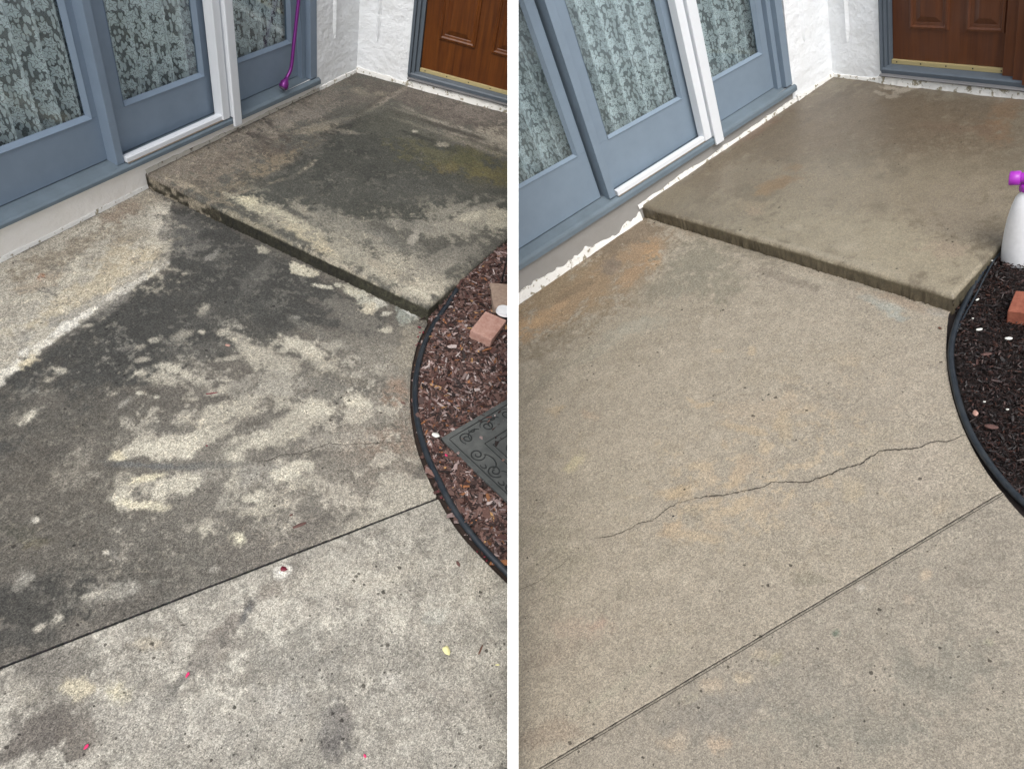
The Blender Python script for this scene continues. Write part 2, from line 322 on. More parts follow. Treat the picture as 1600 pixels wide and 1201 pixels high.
# ------------------------------------------------------------------ stains: noise, blobs, sheets
def vnoise(x, y, lam, seed):
    x = x / lam; y = y / lam; xi = np.floor(x).astype(np.int64); yi = np.floor(y).astype(np.int64); fx = x - xi; fy = y - yi
    fx = fx * fx * (3 - 2 * fx); fy = fy * fy * (3 - 2 * fy)
    def h(a, b):
        n = (a * 374761393 + b * 668265263 + seed * 974711) & 0xffffffff
        n = ((n ^ (n >> 13)) * 1274126177) & 0xffffffff
        return ((n ^ (n >> 16)) & 0xffff) / 65535.0
    return (h(xi, yi) * (1 - fx) + h(xi + 1, yi) * fx) * (1 - fy) + (h(xi, yi + 1) * (1 - fx) + h(xi + 1, yi + 1) * fx) * fy - .5
def paint_stains(pts, base, blobs, z, K):
    x, y = pts[:, 0], pts[:, 1]; vr = 1.0 if P.side < 0 else .38
    def rn(l, i):
        a = .7 + i * 1.3; return .62 * vnoise(x * math.cos(a) - y * math.sin(a), x * math.sin(a) + y * math.cos(a), l, i + 3) + .55 * vnoise(x * math.cos(a + .9) - y * math.sin(a + .9), x * math.sin(a + .9) + y * math.cos(a + .9), l * .63, i + 43)
    n = [rn(l, i) for i, l in enumerate((.22, .09, .035, .014, .008))]
    col = np.tile(np.array(lin(base)), (len(x), 1))
    def flk(lams, sd_):
        r_ = 0
        for i_, (l_, w_) in enumerate(lams):
            a_ = .4 + 1.1 * i_; r_ = r_ + w_ * vnoise(x * math.cos(a_) - y * math.sin(a_), (x * math.sin(a_) + y * math.cos(a_)) * 1.3, l_, sd_ + i_)
        return r_
    fl = (flk(((.11, .8), (.05, .7), (.024, .55), (.012, .4), (.008, .3)), 200), flk(((.05, .7), (.024, .7), (.012, .5), (.008, .4)), 300), flk(((.2, .9), (.08, .6), (.03, .4), (.012, .3)), 400))
    col *= (1 + vr * (.16 * n[0] + .20 * n[1] + .24 * n[2]))[:, None]
    for b in blobs:
        if b[0] == 'poly':
            pp = np.array([(q.x, q.y) for q in (P.g(u_, v_, z) for u_, v_ in b[1])]); ins = np.zeros(len(x), bool); dm = np.full(len(x), 9.)
            for i_ in range(len(pp)):
                p0, p1 = pp[i_], pp[(i_ + 1) % len(pp)]; e_ = p1 - p0
                t_ = np.clip(((x - p0[0]) * e_[0] + (y - p0[1]) * e_[1]) / (e_ @ e_), 0, 1); dm = np.minimum(dm, np.hypot(x - p0[0] - t_ * e_[0], y - p0[1] - t_ * e_[1]))
                if p0[1] != p1[1]: ins ^= ((p0[1] > y) != (p1[1] > y)) & (x < e_[0] * (y - p0[1]) / e_[1] + p0[0])
            sg = np.where(ins, dm, -dm) + b[5] * (.045 * n[1] + .03 * n[2] + .016 * n[3] + .010 * n[4]); q_ = np.clip(.5 + sg / (2 * b[4]), 0, 1)
            col += (np.array(lin(b[2])) - col) * (q_ * q_ * (3 - 2 * q_) * b[3])[:, None]; continue
        cx, cy, a, bb, ang, rgb = b[:6]; s = b[6] if len(b) > 6 else .9; soft = b[7] if len(b) > 7 else .42
        t = R(ang); o = P.g(cx, cy, z); A = P.g(cx + a * math.cos(t), cy + a * math.sin(t), z) - o; B = P.g(cx - bb * math.sin(t), cy + bb * math.cos(t), z) - o
        dt = A.x * B.y - A.y * B.x
        if abs(dt) < 1e-12: continue
        dx = x - o.x; dy = y - o.y
        u = (dx * B.y - dy * B.x) / dt; v = (A.x * dy - A.y * dx) / dt
        d = np.sqrt(u * u + v * v); size = min(A.length, B.length)
        near = d < 3
        pert = (n[1] * min(1, size / .05) * 1.3 + n[2] * min(1, size / .015) * 1.4 + n[3] * 1.1 + n[4] * .8)
        d = d + pert * .75
        wgt = np.clip((1 + soft - d) / (2 * soft), 0, 1); wgt = wgt * wgt * (3 - 2 * wgt) * s * near
        if len(b) > 8:      # broken up into flakes: only where the noise runs high
            k_ = fl[b[9] if len(b) > 9 else 0]; q_ = np.clip((k_ - b[8]) / .16, 0, 1); wgt = wgt * q_ * q_ * (3 - 2 * q_)
        col += (np.array(lin(rgb)) - col) * wgt[:, None]
    col *= (1 + (.4 + .6 * vr) * (.12 * n[2] + .18 * n[3] + .20 * n[4]))[:, None]
    g_ = col @ np.array((.25, .6, .15)); col = g_[:, None] + (col - g_[:, None]) * (.70 if P.side < 0 else .84)
    col = (np.clip(col, 1e-4, 1) / .28) ** (1.20 if P.side < 0 else 1.02) * .28
    col = col * np.array((1.0, 1.0, .975))
    return np.clip(col * K, .012, .9)
def sheet(name, poly, z, step, base, blobs, mat, K, top=None, skirt=None, skirtcol=None, kind='structure', parent=None, ragged=.0015):
    poly = np.array([(p[0], p[1]) for p in poly])
    # finely spaced outline
    out = []
    for i in range(len(poly)):
        a, b = poly[i], poly[(i + 1) % len(poly)]; k = max(1, int(np.linalg.norm(b - a) / (step * .5)))
        out += [a + (b - a) * j / k for j in range(k)]
    out = np.array(out)
    x0, y0 = poly.min(0) - step; x1, y1 = poly.max(0) + step
    xs = np.arange(x0, x1 + step, step); ys = np.arange(y0, y1 + step, step); X, Y = np.meshgrid(xs, ys, indexing='ij'); nx, ny = X.shape
    px, py = X.ravel(), Y.ravel(); ins = np.zeros(len(px), bool)
    for i in range(len(poly)):
        a, b = poly[i], poly[(i + 1) % len(poly)]
        if a[1] == b[1]: continue
        c_ = ((a[1] > py) != (b[1] > py)) & (px < (b[0] - a[0]) * (py - a[1]) / (b[1] - a[1]) + a[0]); ins ^= c_
    # leave out what lies beyond the wing wall
    wx = P.M[0][0] * px + P.M[0][1] * py + P.M[0][3]
    ins &= (wx * P.side > -.06)
    I = ins.reshape(nx, ny); keep = I[:-1, :-1] | I[1:, :-1] | I[:-1, 1:] | I[1:, 1:]
    used = np.zeros((nx, ny), bool); used[:-1, :-1] |= keep; used[1:, :-1] |= keep; used[:-1, 1:] |= keep; used[1:, 1:] |= keep
    mv = np.where((used & ~I).ravel())[0]
    for k in mv:
        j = np.argmin((out[:, 0] - px[k]) ** 2 + (out[:, 1] - py[k]) ** 2)
        if (out[j, 0] - px[k]) ** 2 + (out[j, 1] - py[k]) ** 2 < (3 * step) ** 2: px[k], py[k] = out[j]
    idx = -np.ones(nx * ny, int); ui = np.where(used.ravel())[0]; idx[ui] = np.arange(len(ui)); pts = np.stack([px[ui], py[ui]], 1)
    ii, jj = np.where(keep); q = np.stack([ii * ny + jj, (ii + 1) * ny + jj, (ii + 1) * ny + jj + 1, ii * ny + jj + 1], 1); faces = idx[q]
    cols = paint_stains(pts, base, blobs, z, K)
    zz = np.full(len(pts), z, float) + .0022 * vnoise(pts[:, 0], pts[:, 1], .3, 90) + .0016 * vnoise(pts[:, 0], pts[:, 1], .06, 91)
    if top is not None: zz = top(pts, zz)
    me = bpy.data.meshes.new(name); me.from_pydata(np.column_stack([pts, zz]).tolist(), [], faces.tolist())
    at = me.color_attributes.new('stain', 'FLOAT_COLOR', 'POINT'); at.data.foreach_set('color', np.column_stack([cols, np.ones(len(cols))]).astype(np.float32).ravel())
    bm = bmesh.new(); bm.from_mesh(me); bpy.data.meshes.remove(me)
    bmesh.ops.dissolve_degenerate(bm, dist=1e-5, edges=bm.edges)
    lay = bm.verts.layers.float_color['stain']
    if skirt:
        cur = [e for e in bm.edges if e.is_boundary]
        prevz = None
        for lv in skirt:
            r = bmesh.ops.extrude_edge_only(bm, edges=cur)
            nv = [g for g in r['geom'] if isinstance(g, bmesh.types.BMVert)]
            for v in nv:
                v.co.z = lv
                if ragged: v.co.x += random.uniform(-ragged, ragged); v.co.y += random.uniform(-ragged, ragged)
                c_ = skirtcol(v.co) if skirtcol else (.06, .055, .045)
                v[lay] = (*c_, 1)
            cur = [g for g in r['geom'] if isinstance(g, bmesh.types.BMEdge) and g.is_boundary]
    bmesh.ops.recalc_face_normals(bm, faces=bm.faces)
    if sum(f_.normal.z * f_.calc_area() for f_ in bm.faces) < 0: bmesh.ops.reverse_faces(bm, faces=bm.faces)
    o = obj(name, bm, mat, parent, smooth=True)
    return tag(o, kind=kind)

# ------------------------------------------------------------------ the wing wall between the patios, outer ground
def wing_wall():
    D = 1.62; cy0, cy1 = 1.06, -.96
    a = CAM + DN * cy0 + FW * D; b = CAM + DN * cy1 + FW * D
    prof = [(a.y, -1.6), (a.y, a.z), (b.y, b.z), (8.5, b.z), (8.5, -1.6)]
    bm = bmesh.new()
    L0 = [bm.verts.new((WING[0], y, z)) for y, z in prof]; L1 = [bm.verts.new((WING[1], y, z)) for y, z in prof]
    bm.faces.new(L0); bm.faces.new(L1[::-1])
    for i in range(5): bm.faces.new((L0[i], L1[i], L1[(i + 1) % 5], L0[(i + 1) % 5]))
    bmesh.ops.recalc_face_normals(bm, faces=bm.faces)
    me = bpy.data.meshes.new('wing_wall'); bm.to_mesh(me); bm.free(); me.materials.append(M['stucco_wing'])
    o = bpy.data.objects.new('wing_wall', me); COL.objects.link(o)
    tag(o, 'thin white wall with a sloping front edge between the stained patio and the clean patio', 'wall')
wing_wall()
bm = bmesh.new(); bmesh.ops.create_grid(bm, x_segments=4, y_segments=4, size=150)
me = bpy.data.meshes.new('ground'); bm.to_mesh(me); bm.free(); me.materials.append(M['soil_l'])
o = bpy.data.objects.new('ground', me); COL.objects.link(o); o.location = (0, 0, -1.7); tag(o, kind='structure')

# ------------------------------------------------------------------ stain surveys (seen from above: centre, two half-axes, turn, colour)
LT = (186, 180, 163); LT2 = (166, 160, 145); DK = (80, 79, 75)
ST_L = [
 ('poly', [(-40, 560), (0, 590), (50, 556), (130, 500), (200, 452), (262, 415), (272, 372), (262, 325), (231, 292), (24, 398), (-40, 428)], (172, 165, 150), .95, .012, .5),
 ('poly', [(-40, 640), (0, 596), (50, 566), (130, 512), (200, 462), (262, 424), (275, 372), (268, 326), (330, 330), (420, 392), (520, 446), (600, 498), (575, 520), (500, 505), (440, 520), (390, 540), (330, 560), (250, 585), (130, 640), (60, 680), (-40, 720)], (74, 74, 71), .92, .03, 1.4),
   
 (100, 660, 130, 70, 0, (101, 97, 89)), (130, 790, 170, 110, 0, (103, 98, 89)), (240, 860, 140, 60, -15, (100, 96, 88)), (75, 940, 90, 40, -8, (74, 73, 69)),
 (45, 985, 60, 25, -15, (84, 82, 77)), (330, 930, 90, 30, -22, (118, 114, 105)), (600, 560, 70, 50, 20, (138, 133, 122)), (560, 500, 60, 22, 25, (118, 114, 106)),
 (600, 640, 80, 60, 0, (141, 135, 124)), (590, 720, 100, 60, 0, (134, 125, 113)), (470, 760, 120, 50, 0, (136, 130, 119)), (560, 840, 130, 42, -22, (160, 154, 140)),
 (640, 780, 60, 50, 0, (170, 164, 150)), (430, 850, 90, 50, -20, (122, 116, 107)), (480, 600, 90, 40, 15, (126, 122, 113)), (370, 720, 160, 90, -10, (132, 127, 117), .7),
 (620, 830, 90, 25, -22, (176, 170, 155)), (300, 820, 120, 50, -10, (118, 113, 104), .6), (400, 520, 130, 26, 25, (92, 90, 84), .7), (620, 610, 22, 25, 0, (150, 122, 100), .6),
 (600, 690, 60, 22, -5, (140, 122, 106), .6),
 # pale band along the plinth
 (60, 505, 60, 30, -28, (182, 176, 163), .7), (150, 480, 60, 16, -30, (150, 146, 138), .6), (80, 500, 50, 10, -30, (150, 147, 140), .6), (250, 340, 14, 30, 10, (190, 183, 168), .8), (150, 445, 110, 14, -30, (186, 174, 148)), (195, 400, 40, 18, -20, (184, 170, 142), .8), (60, 440, 40, 12, -20, (165, 150, 128), .7),
 (95, 398, 75, 13, -27, (146, 134, 115), .8), (200, 325, 40, 10, -24, (142, 122, 102), .7), (235, 312, 22, 10, -10, (156, 148, 132), .8), (205, 370, 25, 10, -20, (150, 138, 118), .5),
 (62, 432, 7, 5, -20, (176, 112, 66), .8), (75, 455, 14, 6, 0, (128, 124, 116), .7),
 (90, 520, 95, 7, -34, (208, 204, 194), 1, .3), (20, 575, 40, 9, -36, (204, 199, 186), 1, .3), (200, 448, 70, 5, -31, (190, 185, 174), .9, .3), (40, 566, 14, 9, -30, (205, 192, 160), .9),
 (290, 365, 30, 34, 30, (108, 106, 101), .8), (310, 385, 24, 10, -30, (128, 124, 117), .6), (400, 430, 40, 12, -50, (112, 110, 104), .5), (330, 400, 16, 5, -35, (150, 146, 138), .7),
 (250, 590, 50, 12, 12, LT2), (215, 582, 16, 5, -30, LT), (278, 582, 34, 8, 14, LT), (265, 572, 22, 6, 4, LT), (305, 592, 16, 4, 10, LT2), (93, 578, 12, 6, 10, LT), (48, 650, 20, 6, -36, (184, 178, 162)),
 (222, 562, 11, 4, -8, LT2), (220, 541, 9, 3, -15, LT2), (240, 530, 7, 4, -10, LT), (282, 556, 6, 3, 0, LT), (178, 612, 12, 4, -25, LT2), (218, 613, 6, 3, 0, LT), (245, 620, 4, 3, 0, LT),
 (298, 614, 12, 4, -8, LT2), (298, 623, 14, 4, -5, LT2), (137, 508, 8, 3, -10, LT2), (288, 521, 16, 6, -20, LT2), (318, 484, 14, 6, -50, LT2), (350, 518, 13, 5, -10, LT2), (315, 518, 6, 3, 0, LT),
 (370, 530, 26, 10, 38, LT2), (357, 560, 26, 5, -5, LT2), (392, 560, 20, 12, 50, LT2), (330, 545, 60, 12, -8, (112, 109, 102), .6), (310, 500, 60, 10, -40, (106, 104, 98), .4),
 (195, 628, 14, 4, -40, (148, 144, 134)), (190, 545, 10, 3, 0, (120, 117, 110)), (70, 625, 30, 10, 0, (118, 112, 103), .5), (130, 690, 40, 12, -10, (122, 116, 106), .5),
 # broken, flaking tone between dark grime and bare cement
 (400, 670, 230, 120, -15, (166, 160, 146), .8, .5, .17), (480, 580, 150, 60, 20, (166, 161, 148), .8, .5, .12), (560, 640, 110, 90, 0, (168, 161, 147), .7, .5, .12, 1), (300, 780, 170, 70, -10, (164, 158, 144), .7, .5, .18),
 (200, 560, 200, 70, -15, (132, 129, 120), .7, .5, .24, 1), (130, 720, 160, 110, 0, (128, 122, 111), .6, .5, .14, 1), (430, 440, 160, 60, 20, (116, 114, 106), .6, .5, .16, 1), (330, 860, 200, 50, -20, (148, 142, 130), .6, .5, .12, 1),
 (560, 740, 130, 80, 0, (172, 165, 151), .7, .5, .12), (480, 640, 200, 110, 0, (104, 98, 89), .8, .5, .16, 1), (500, 780, 150, 60, -15, (112, 106, 96), .6, .5, .22, 2), (120, 450, 170, 60, -30, (142, 136, 124), .6, .5, .16, 1), (120, 450, 170, 60, -30, (196, 188, 168), .6, .5, .16, 0),
 (60, 900, 90, 90, 0, (78, 76, 71), .7, .5, .10), (100, 650, 150, 100, 0, (84, 80, 74), .6, .5, .16, 2),
 # pale flakes in the middle
 (185, 711, 13, 8, -10, (205, 195, 165)), (225, 698, 30, 16, -6, LT), (258, 700, 36, 16, -10, LT), (288, 710, 20, 8, -8, LT), (232, 680, 12, 8, 20, LT2), (316, 680, 34, 16, -28, LT), (335, 650, 48, 15, -12, LT2),
 (385, 632, 46, 15, -22, LT2), (430, 600, 40, 18, -10, (158, 153, 141)), (404, 690, 50, 18, -18, LT), (448, 680, 34, 14, -15, LT2), (475, 655, 45, 15, -10, LT2), (500, 636, 34, 12, 4, LT), (556, 628, 26, 10, 18, LT),
 (430, 560, 55, 14, 18, LT2), (475, 545, 42, 12, 22, LT), (510, 570, 40, 9, 25, LT2), (380, 600, 40, 10, -20, (146, 141, 130), .8), (340, 610, 20, 6, -15, LT2), (520, 690, 60, 14, -8, (158, 152, 140), .7),
 (560, 650, 26, 10, 5, (172, 165, 150)), (350, 670, 30, 8, -30, LT2), (450, 630, 22, 8, 0, LT2), (300, 745, 45, 12, -12, (150, 146, 135)), (392, 742, 60, 14, -12, (152, 148, 138), .8),
 (215, 768, 44, 25, 0, LT2), (232, 745, 30, 6, -12, (198, 190, 162)), (196, 780, 16, 16, 0, LT), (225, 788, 30, 8, 5, (200, 192, 166)), (280, 752, 34, 18, -10, LT), (250, 768, 16, 10, 0, LT), (218, 771, 13, 9, 0, (112, 108, 100), .9),
 (360, 755, 10, 26, 25, LT2), (350, 780, 12, 22, 20, (150, 145, 133)), (398, 776, 16, 10, -20, LT), (400, 795, 26, 10, -15, LT2), (320, 824, 8, 14, 25, LT2), (375, 840, 12, 11, 0, (190, 184, 160)), (460, 733, 34, 14, -22, LT), (478, 752, 26, 8, -12, LT2), (440, 740, 14, 8, 0, LT),
 (240, 727, 75, 5, 4, (108, 109, 108), .85), (300, 726, 40, 5, -6, (110, 110, 106), .7), (340, 728, 40, 4, -6, (118, 116, 110), .7), (270, 668, 40, 8, 0, (112, 108, 100), .6), (360, 700, 40, 5, -25, (122, 118, 108), .6),
 (180, 925, 50, 12, -14, (146, 142, 132)), (145, 928, 24, 4, -18, (172, 166, 152)), (210, 915, 14, 8, 0, (150, 146, 136)), (92, 965, 8, 5, -20, (172, 166, 152)), (60, 980, 10, 5, -30, (172, 166, 152)), (36, 905, 16, 13, -40, (146, 142, 132)),
 (55, 811, 8, 4, 0, (196, 190, 176)), (165, 862, 6, 4, 0, (190, 184, 170)), (180, 868, 10, 4, 50, (135, 130, 121)), (320, 826, 10, 10, 0, LT2), (335, 888, 12, 5, -20, (150, 145, 135)), (300, 880, 40, 20, 0, (116, 112, 103), .5),
 (45, 840, 40, 14, 20, (92, 90, 78), .6), (60, 850, 24, 9, 0, (112, 104, 84), .5), (80, 740, 60, 24, 0, (108, 102, 92), .5),
 # broken cement skim under the step
 (462, 415, 12, 7, 20, (184, 178, 158), 1, .22), (476, 424, 17, 6, 14, (182, 176, 156), 1, .22), (490, 428, 9, 4, 5, (180, 174, 154), 1, .22), (507, 447, 14, 3, 8, (182, 178, 162), 1, .25), (528, 445, 5, 4, 0, (176, 172, 156), 1, .25), (410, 390, 10, 6, 20, (165, 160, 144), 1, .25),
 (556, 458, 20, 7, 30, (176, 172, 154), 1, .22), (578, 470, 20, 11, 28, (172, 170, 156), 1, .22), (575, 482, 12, 9, 0, (180, 172, 152), 1, .22), (595, 472, 16, 4, 28, (176, 174, 164), 1, .25), (604, 489, 9, 3, -10, (178, 174, 160), 1, .25),
 (604, 514, 12, 6, 10, (172, 166, 150), 1, .3), (634, 494, 16, 12, 20, (148, 154, 146), .9, .4), (640, 488, 14, 3, 35, (188, 190, 186), .9, .3), (462, 495, 12, 3, 0, (140, 138, 130)), (500, 520, 60, 8, 26, (130, 127, 118), .5),
 (390, 480, 60, 16, 10, (84, 84, 80), .6), (520, 540, 22, 8, 0, (160, 155, 142)), (640, 540, 20, 40, 10, (150, 142, 126), .6),
]
SB_L = [
 (400, 1020, 460, 200, -10, (186, 181, 168), .7, .5, .12), (400, 1020, 460, 200, -10, (132, 127, 117), .6, .5, .14, 2), (400, 1020, 460, 200, -10, (128, 122, 112), .5, .5, .22, 1),
 (70, 1050, 70, 30, -20, (118, 113, 105), .8), (60, 1140, 55, 32, -45, (110, 103, 96), .9), (130, 1150, 26, 34, 10, (116, 108, 99), .8), (95, 1075, 50, 18, -30, (130, 125, 115), .6), (120, 1073, 26, 14, 0, (188, 178, 152), .9), (180, 1080, 22, 16, 0, (184, 176, 150), .9),
 (235, 1002, 22, 10, 0, (176, 166, 146), .7), (265, 1010, 12, 26, -20, (140, 134, 124), .6), (35, 1075, 26, 18, 0, (166, 160, 146), .6), (140, 1020, 22, 22, 0, (138, 134, 124), .5),
 (385, 955, 26, 7, -58, (98, 98, 97), .95), (350, 985, 50, 12, -48, (132, 124, 115), .85), (300, 1045, 62, 10, -48, (128, 124, 116), .85), (262, 1092, 42, 12, -48, (126, 122, 114), .8), (330, 1010, 40, 30, -48, (142, 135, 125), .5),
 (528, 1130, 22, 42, 8, (116, 112, 108), .85), (520, 1160, 14, 30, 0, (112, 108, 104), .6), (545, 1115, 18, 24, 0, (136, 130, 122), .5), (458, 893, 28, 20, -45, (128, 122, 113), .8), (425, 925, 34, 14, -30, (134, 125, 114), .7), (443, 893, 13, 11, 0, (206, 202, 192), .95, .3),
 (510, 950, 40, 20, 0, (142, 136, 126), .4), (600, 1000, 70, 30, 10, (150, 145, 135), .5), (470, 1000, 60, 22, -20, (146, 142, 132), .5), (620, 965, 14, 22, 0, (180, 175, 162), .6), (615, 1063, 18, 12, 20, (180, 176, 166), .6), (465, 1040, 60, 30, 0, (150, 146, 137), .5),
 (680, 960, 18, 12, 0, (168, 166, 156), .8), (740, 955, 26, 16, 10, (172, 166, 154), .5), (720, 1100, 80, 40, 0, (150, 144, 134), .5), (600, 905, 60, 22, -20, (176, 170, 156), .6), (500, 900, 70, 22, -20, (170, 164, 151), .6), (760, 900, 40, 30, 0, (170, 163, 148), .5),
 (400, 1120, 80, 40, 0, (166, 161, 150), .5), (210, 1120, 60, 40, 0, (160, 155, 145), .5), (330, 1150, 80, 30, 0, (165, 160, 150), .4), (440, 1090, 30, 30, 0, (176, 172, 164), .4),
]
SU_L = [
 ('poly', [(330, 322), (350, 312), (395, 298), (440, 276), (492, 254), (508, 222), (515, 205), (560, 190), (590, 176), (625, 182), (650, 207), (700, 224), (760, 240), (800, 258), (810, 332), (760, 322), (720, 330), (690, 346), (640, 352), (600, 345), (560, 338), (510, 332), (470, 322), (430, 318), (380, 316)], (78, 79, 72), .95, .02, .9),
  (330, 232, 120, 52, -25, (129, 118, 102)), (285, 262, 70, 24, -15, (138, 128, 115)), (420, 185, 90, 26, -26, (136, 127, 115)), (500, 155, 60, 22, -25, (128, 120, 110)),
 (565, 148, 50, 18, 0, (118, 110, 101)), (600, 140, 60, 14, 10, (102, 95, 86)), (700, 168, 100, 22, 18, (118, 109, 101)), (745, 172, 60, 18, 18, (130, 121, 113)), (780, 215, 30, 22, 20, (158, 150, 135)), (730, 218, 50, 8, 18, (136, 128, 116), .8),
 (350, 250, 70, 14, -25, (118, 106, 94), .7), (425, 240, 24, 18, 0, (118, 104, 88), .7), (370, 215, 40, 6, 25, (112, 104, 95), .7), (440, 236, 24, 4, 22, (108, 98, 88), .7), (395, 232, 20, 4, -20, (106, 97, 88), .5), (480, 180, 60, 9, -20, (140, 132, 122), .6), (430, 205, 40, 8, -25, (146, 136, 122), .6),
 (340, 270, 60, 14, -20, (136, 124, 108), .7), (400, 268, 60, 10, -28, (140, 126, 104), .8), (478, 262, 22, 4, -36, (176, 166, 145), .9, .35), (500, 200, 30, 8, -8, (146, 136, 116), .8), (520, 190, 50, 5, -12, (132, 125, 112), .6), (440, 210, 34, 4, 42, (94, 86, 78), .9, .5), (422, 221, 44, 4.5, 22, (92, 84, 76), .9, .5), (400, 274, 74, 4.5, -33, (92, 84, 74), .9, .5), (405, 291, 84, 3.4, -17, (150, 138, 118), .8, .5), (330, 218, 95, 4, -27, (100, 93, 85), .7, .5), (690, 191, 74, 3, 17, (150, 144, 131), .8, .5), (692, 198, 74, 3.2, 17, (84, 79, 71), .9, .5), (720, 212, 60, 2, 16, (140, 133, 120), .6, .4), (602, 156, 36, 4, -33, (146, 138, 124), .9, .5), (588, 160, 34, 3.4, -33, (86, 80, 70), .8, .5), (750, 225, 50, 3, 17, (92, 90, 78), .7), (548, 196, 44, 4, -18, (62, 61, 55), .9, .4), (425, 262, 60, 10, -30, (150, 134, 108), .7), (545, 206, 18, 3, 8, (138, 132, 118), .8),
 (575, 188, 28, 9, -8, (64, 63, 58), .9), (600, 196, 14, 10, 30, (66, 64, 58), .9), (480, 290, 90, 36, -5, (88, 88, 81)), (560, 140, 16, 6, 0, (138, 130, 114), .6), (573, 147, 14, 4, 10, (134, 128, 112), .6), (597, 146, 10, 3, 0, (140, 132, 114), .6), (610, 150, 40, 4, -30, (138, 128, 116), .6), (640, 170, 18, 3, 25, (140, 134, 122), .8),
 (620, 196, 70, 26, 15, (96, 96, 84), .7), (720, 252, 85, 20, 14, (96, 94, 56), .85), (675, 237, 36, 14, 10, (98, 96, 72), .7), (765, 275, 36, 20, 10, (110, 102, 58), .85), (660, 215, 40, 3, 18, (64, 64, 58), .8), (690, 230, 24, 5, 14, (70, 70, 62), .7), (680, 205, 60, 3, 18, (134, 128, 114), .5), (700, 262, 22, 8, 0, (120, 108, 62), .6),
 (690, 226, 10, 4, 0, (150, 144, 128)), (648, 205, 5, 2, 0, (170, 165, 150)), (750, 300, 50, 18, 10, (88, 88, 80), .8), (660, 300, 70, 18, 10, (92, 92, 86), .7),
 (560, 400, 220, 50, 24, (170, 163, 144), .75, .5, .08), (700, 340, 110, 40, 0, (166, 160, 144), .7, .5, .10), (360, 230, 160, 50, -25, (148, 138, 122), .6, .5, .12, 1), (360, 230, 160, 50, -25, (98, 90, 80), .5, .5, .18, 2), (560, 260, 180, 60, 12, (66, 67, 62), .6, .5, .10), (590, 270, 190, 60, 12, (116, 113, 102), .5, .5, .26, 1), (720, 180, 100, 30, 18, (96, 88, 82), .6, .5, .10, 1), (640, 420, 100, 50, 20, (126, 121, 110), .6, .5, .18, 1),
 (405, 322, 44, 9, 22, (176, 169, 146)), (388, 312, 18, 7, 10, (188, 180, 152)), (455, 345, 48, 11, 24, (170, 164, 142)), (432, 345, 20, 9, 20, (150, 144, 128)), (500, 378, 45, 11, 28, (174, 164, 138)), (518, 388, 16, 5, 0, (184, 170, 140)), (530, 350, 60, 18, 20, (136, 132, 120), .8), (470, 325, 22, 7, 30, (150, 144, 128)),
 (560, 400, 60, 15, 26, (150, 145, 130)), (600, 376, 50, 14, 20, (124, 121, 112), .8), (640, 430, 80, 28, 22, (162, 156, 140)), (660, 445, 40, 15, 10, (172, 165, 148)), (655, 456, 24, 6, 25, (182, 176, 158)), (610, 425, 40, 8, 26, (160, 152, 134)), (700, 405, 50, 16, -20, (140, 135, 124), .7), (740, 345, 60, 20, -5, (150, 145, 131)),
 (735, 338, 26, 8, -10, (170, 164, 146)), (780, 340, 18, 16, 0, (166, 160, 142)), (690, 358, 46, 10, 0, (146, 141, 128)), (640, 350, 40, 8, 10, (134, 130, 120), .7), (720, 322, 40, 5, -25, (140, 136, 124), .8), (645, 372, 12, 6, -50, (164, 158, 146), .8), (560, 365, 30, 6, 20, (150, 145, 130), .7), (760, 320, 40, 4, -15, (142, 138, 126), .7),
 (300, 292, 66, 5, 24, (126, 117, 100), .8), (420, 362, 70, 5, 28, (150, 142, 120), .7), (560, 432, 90, 5, 26, (158, 150, 132), .8), (280, 285, 30, 5, 22, (160, 148, 128), .8),
]
LR = (176, 158, 130)
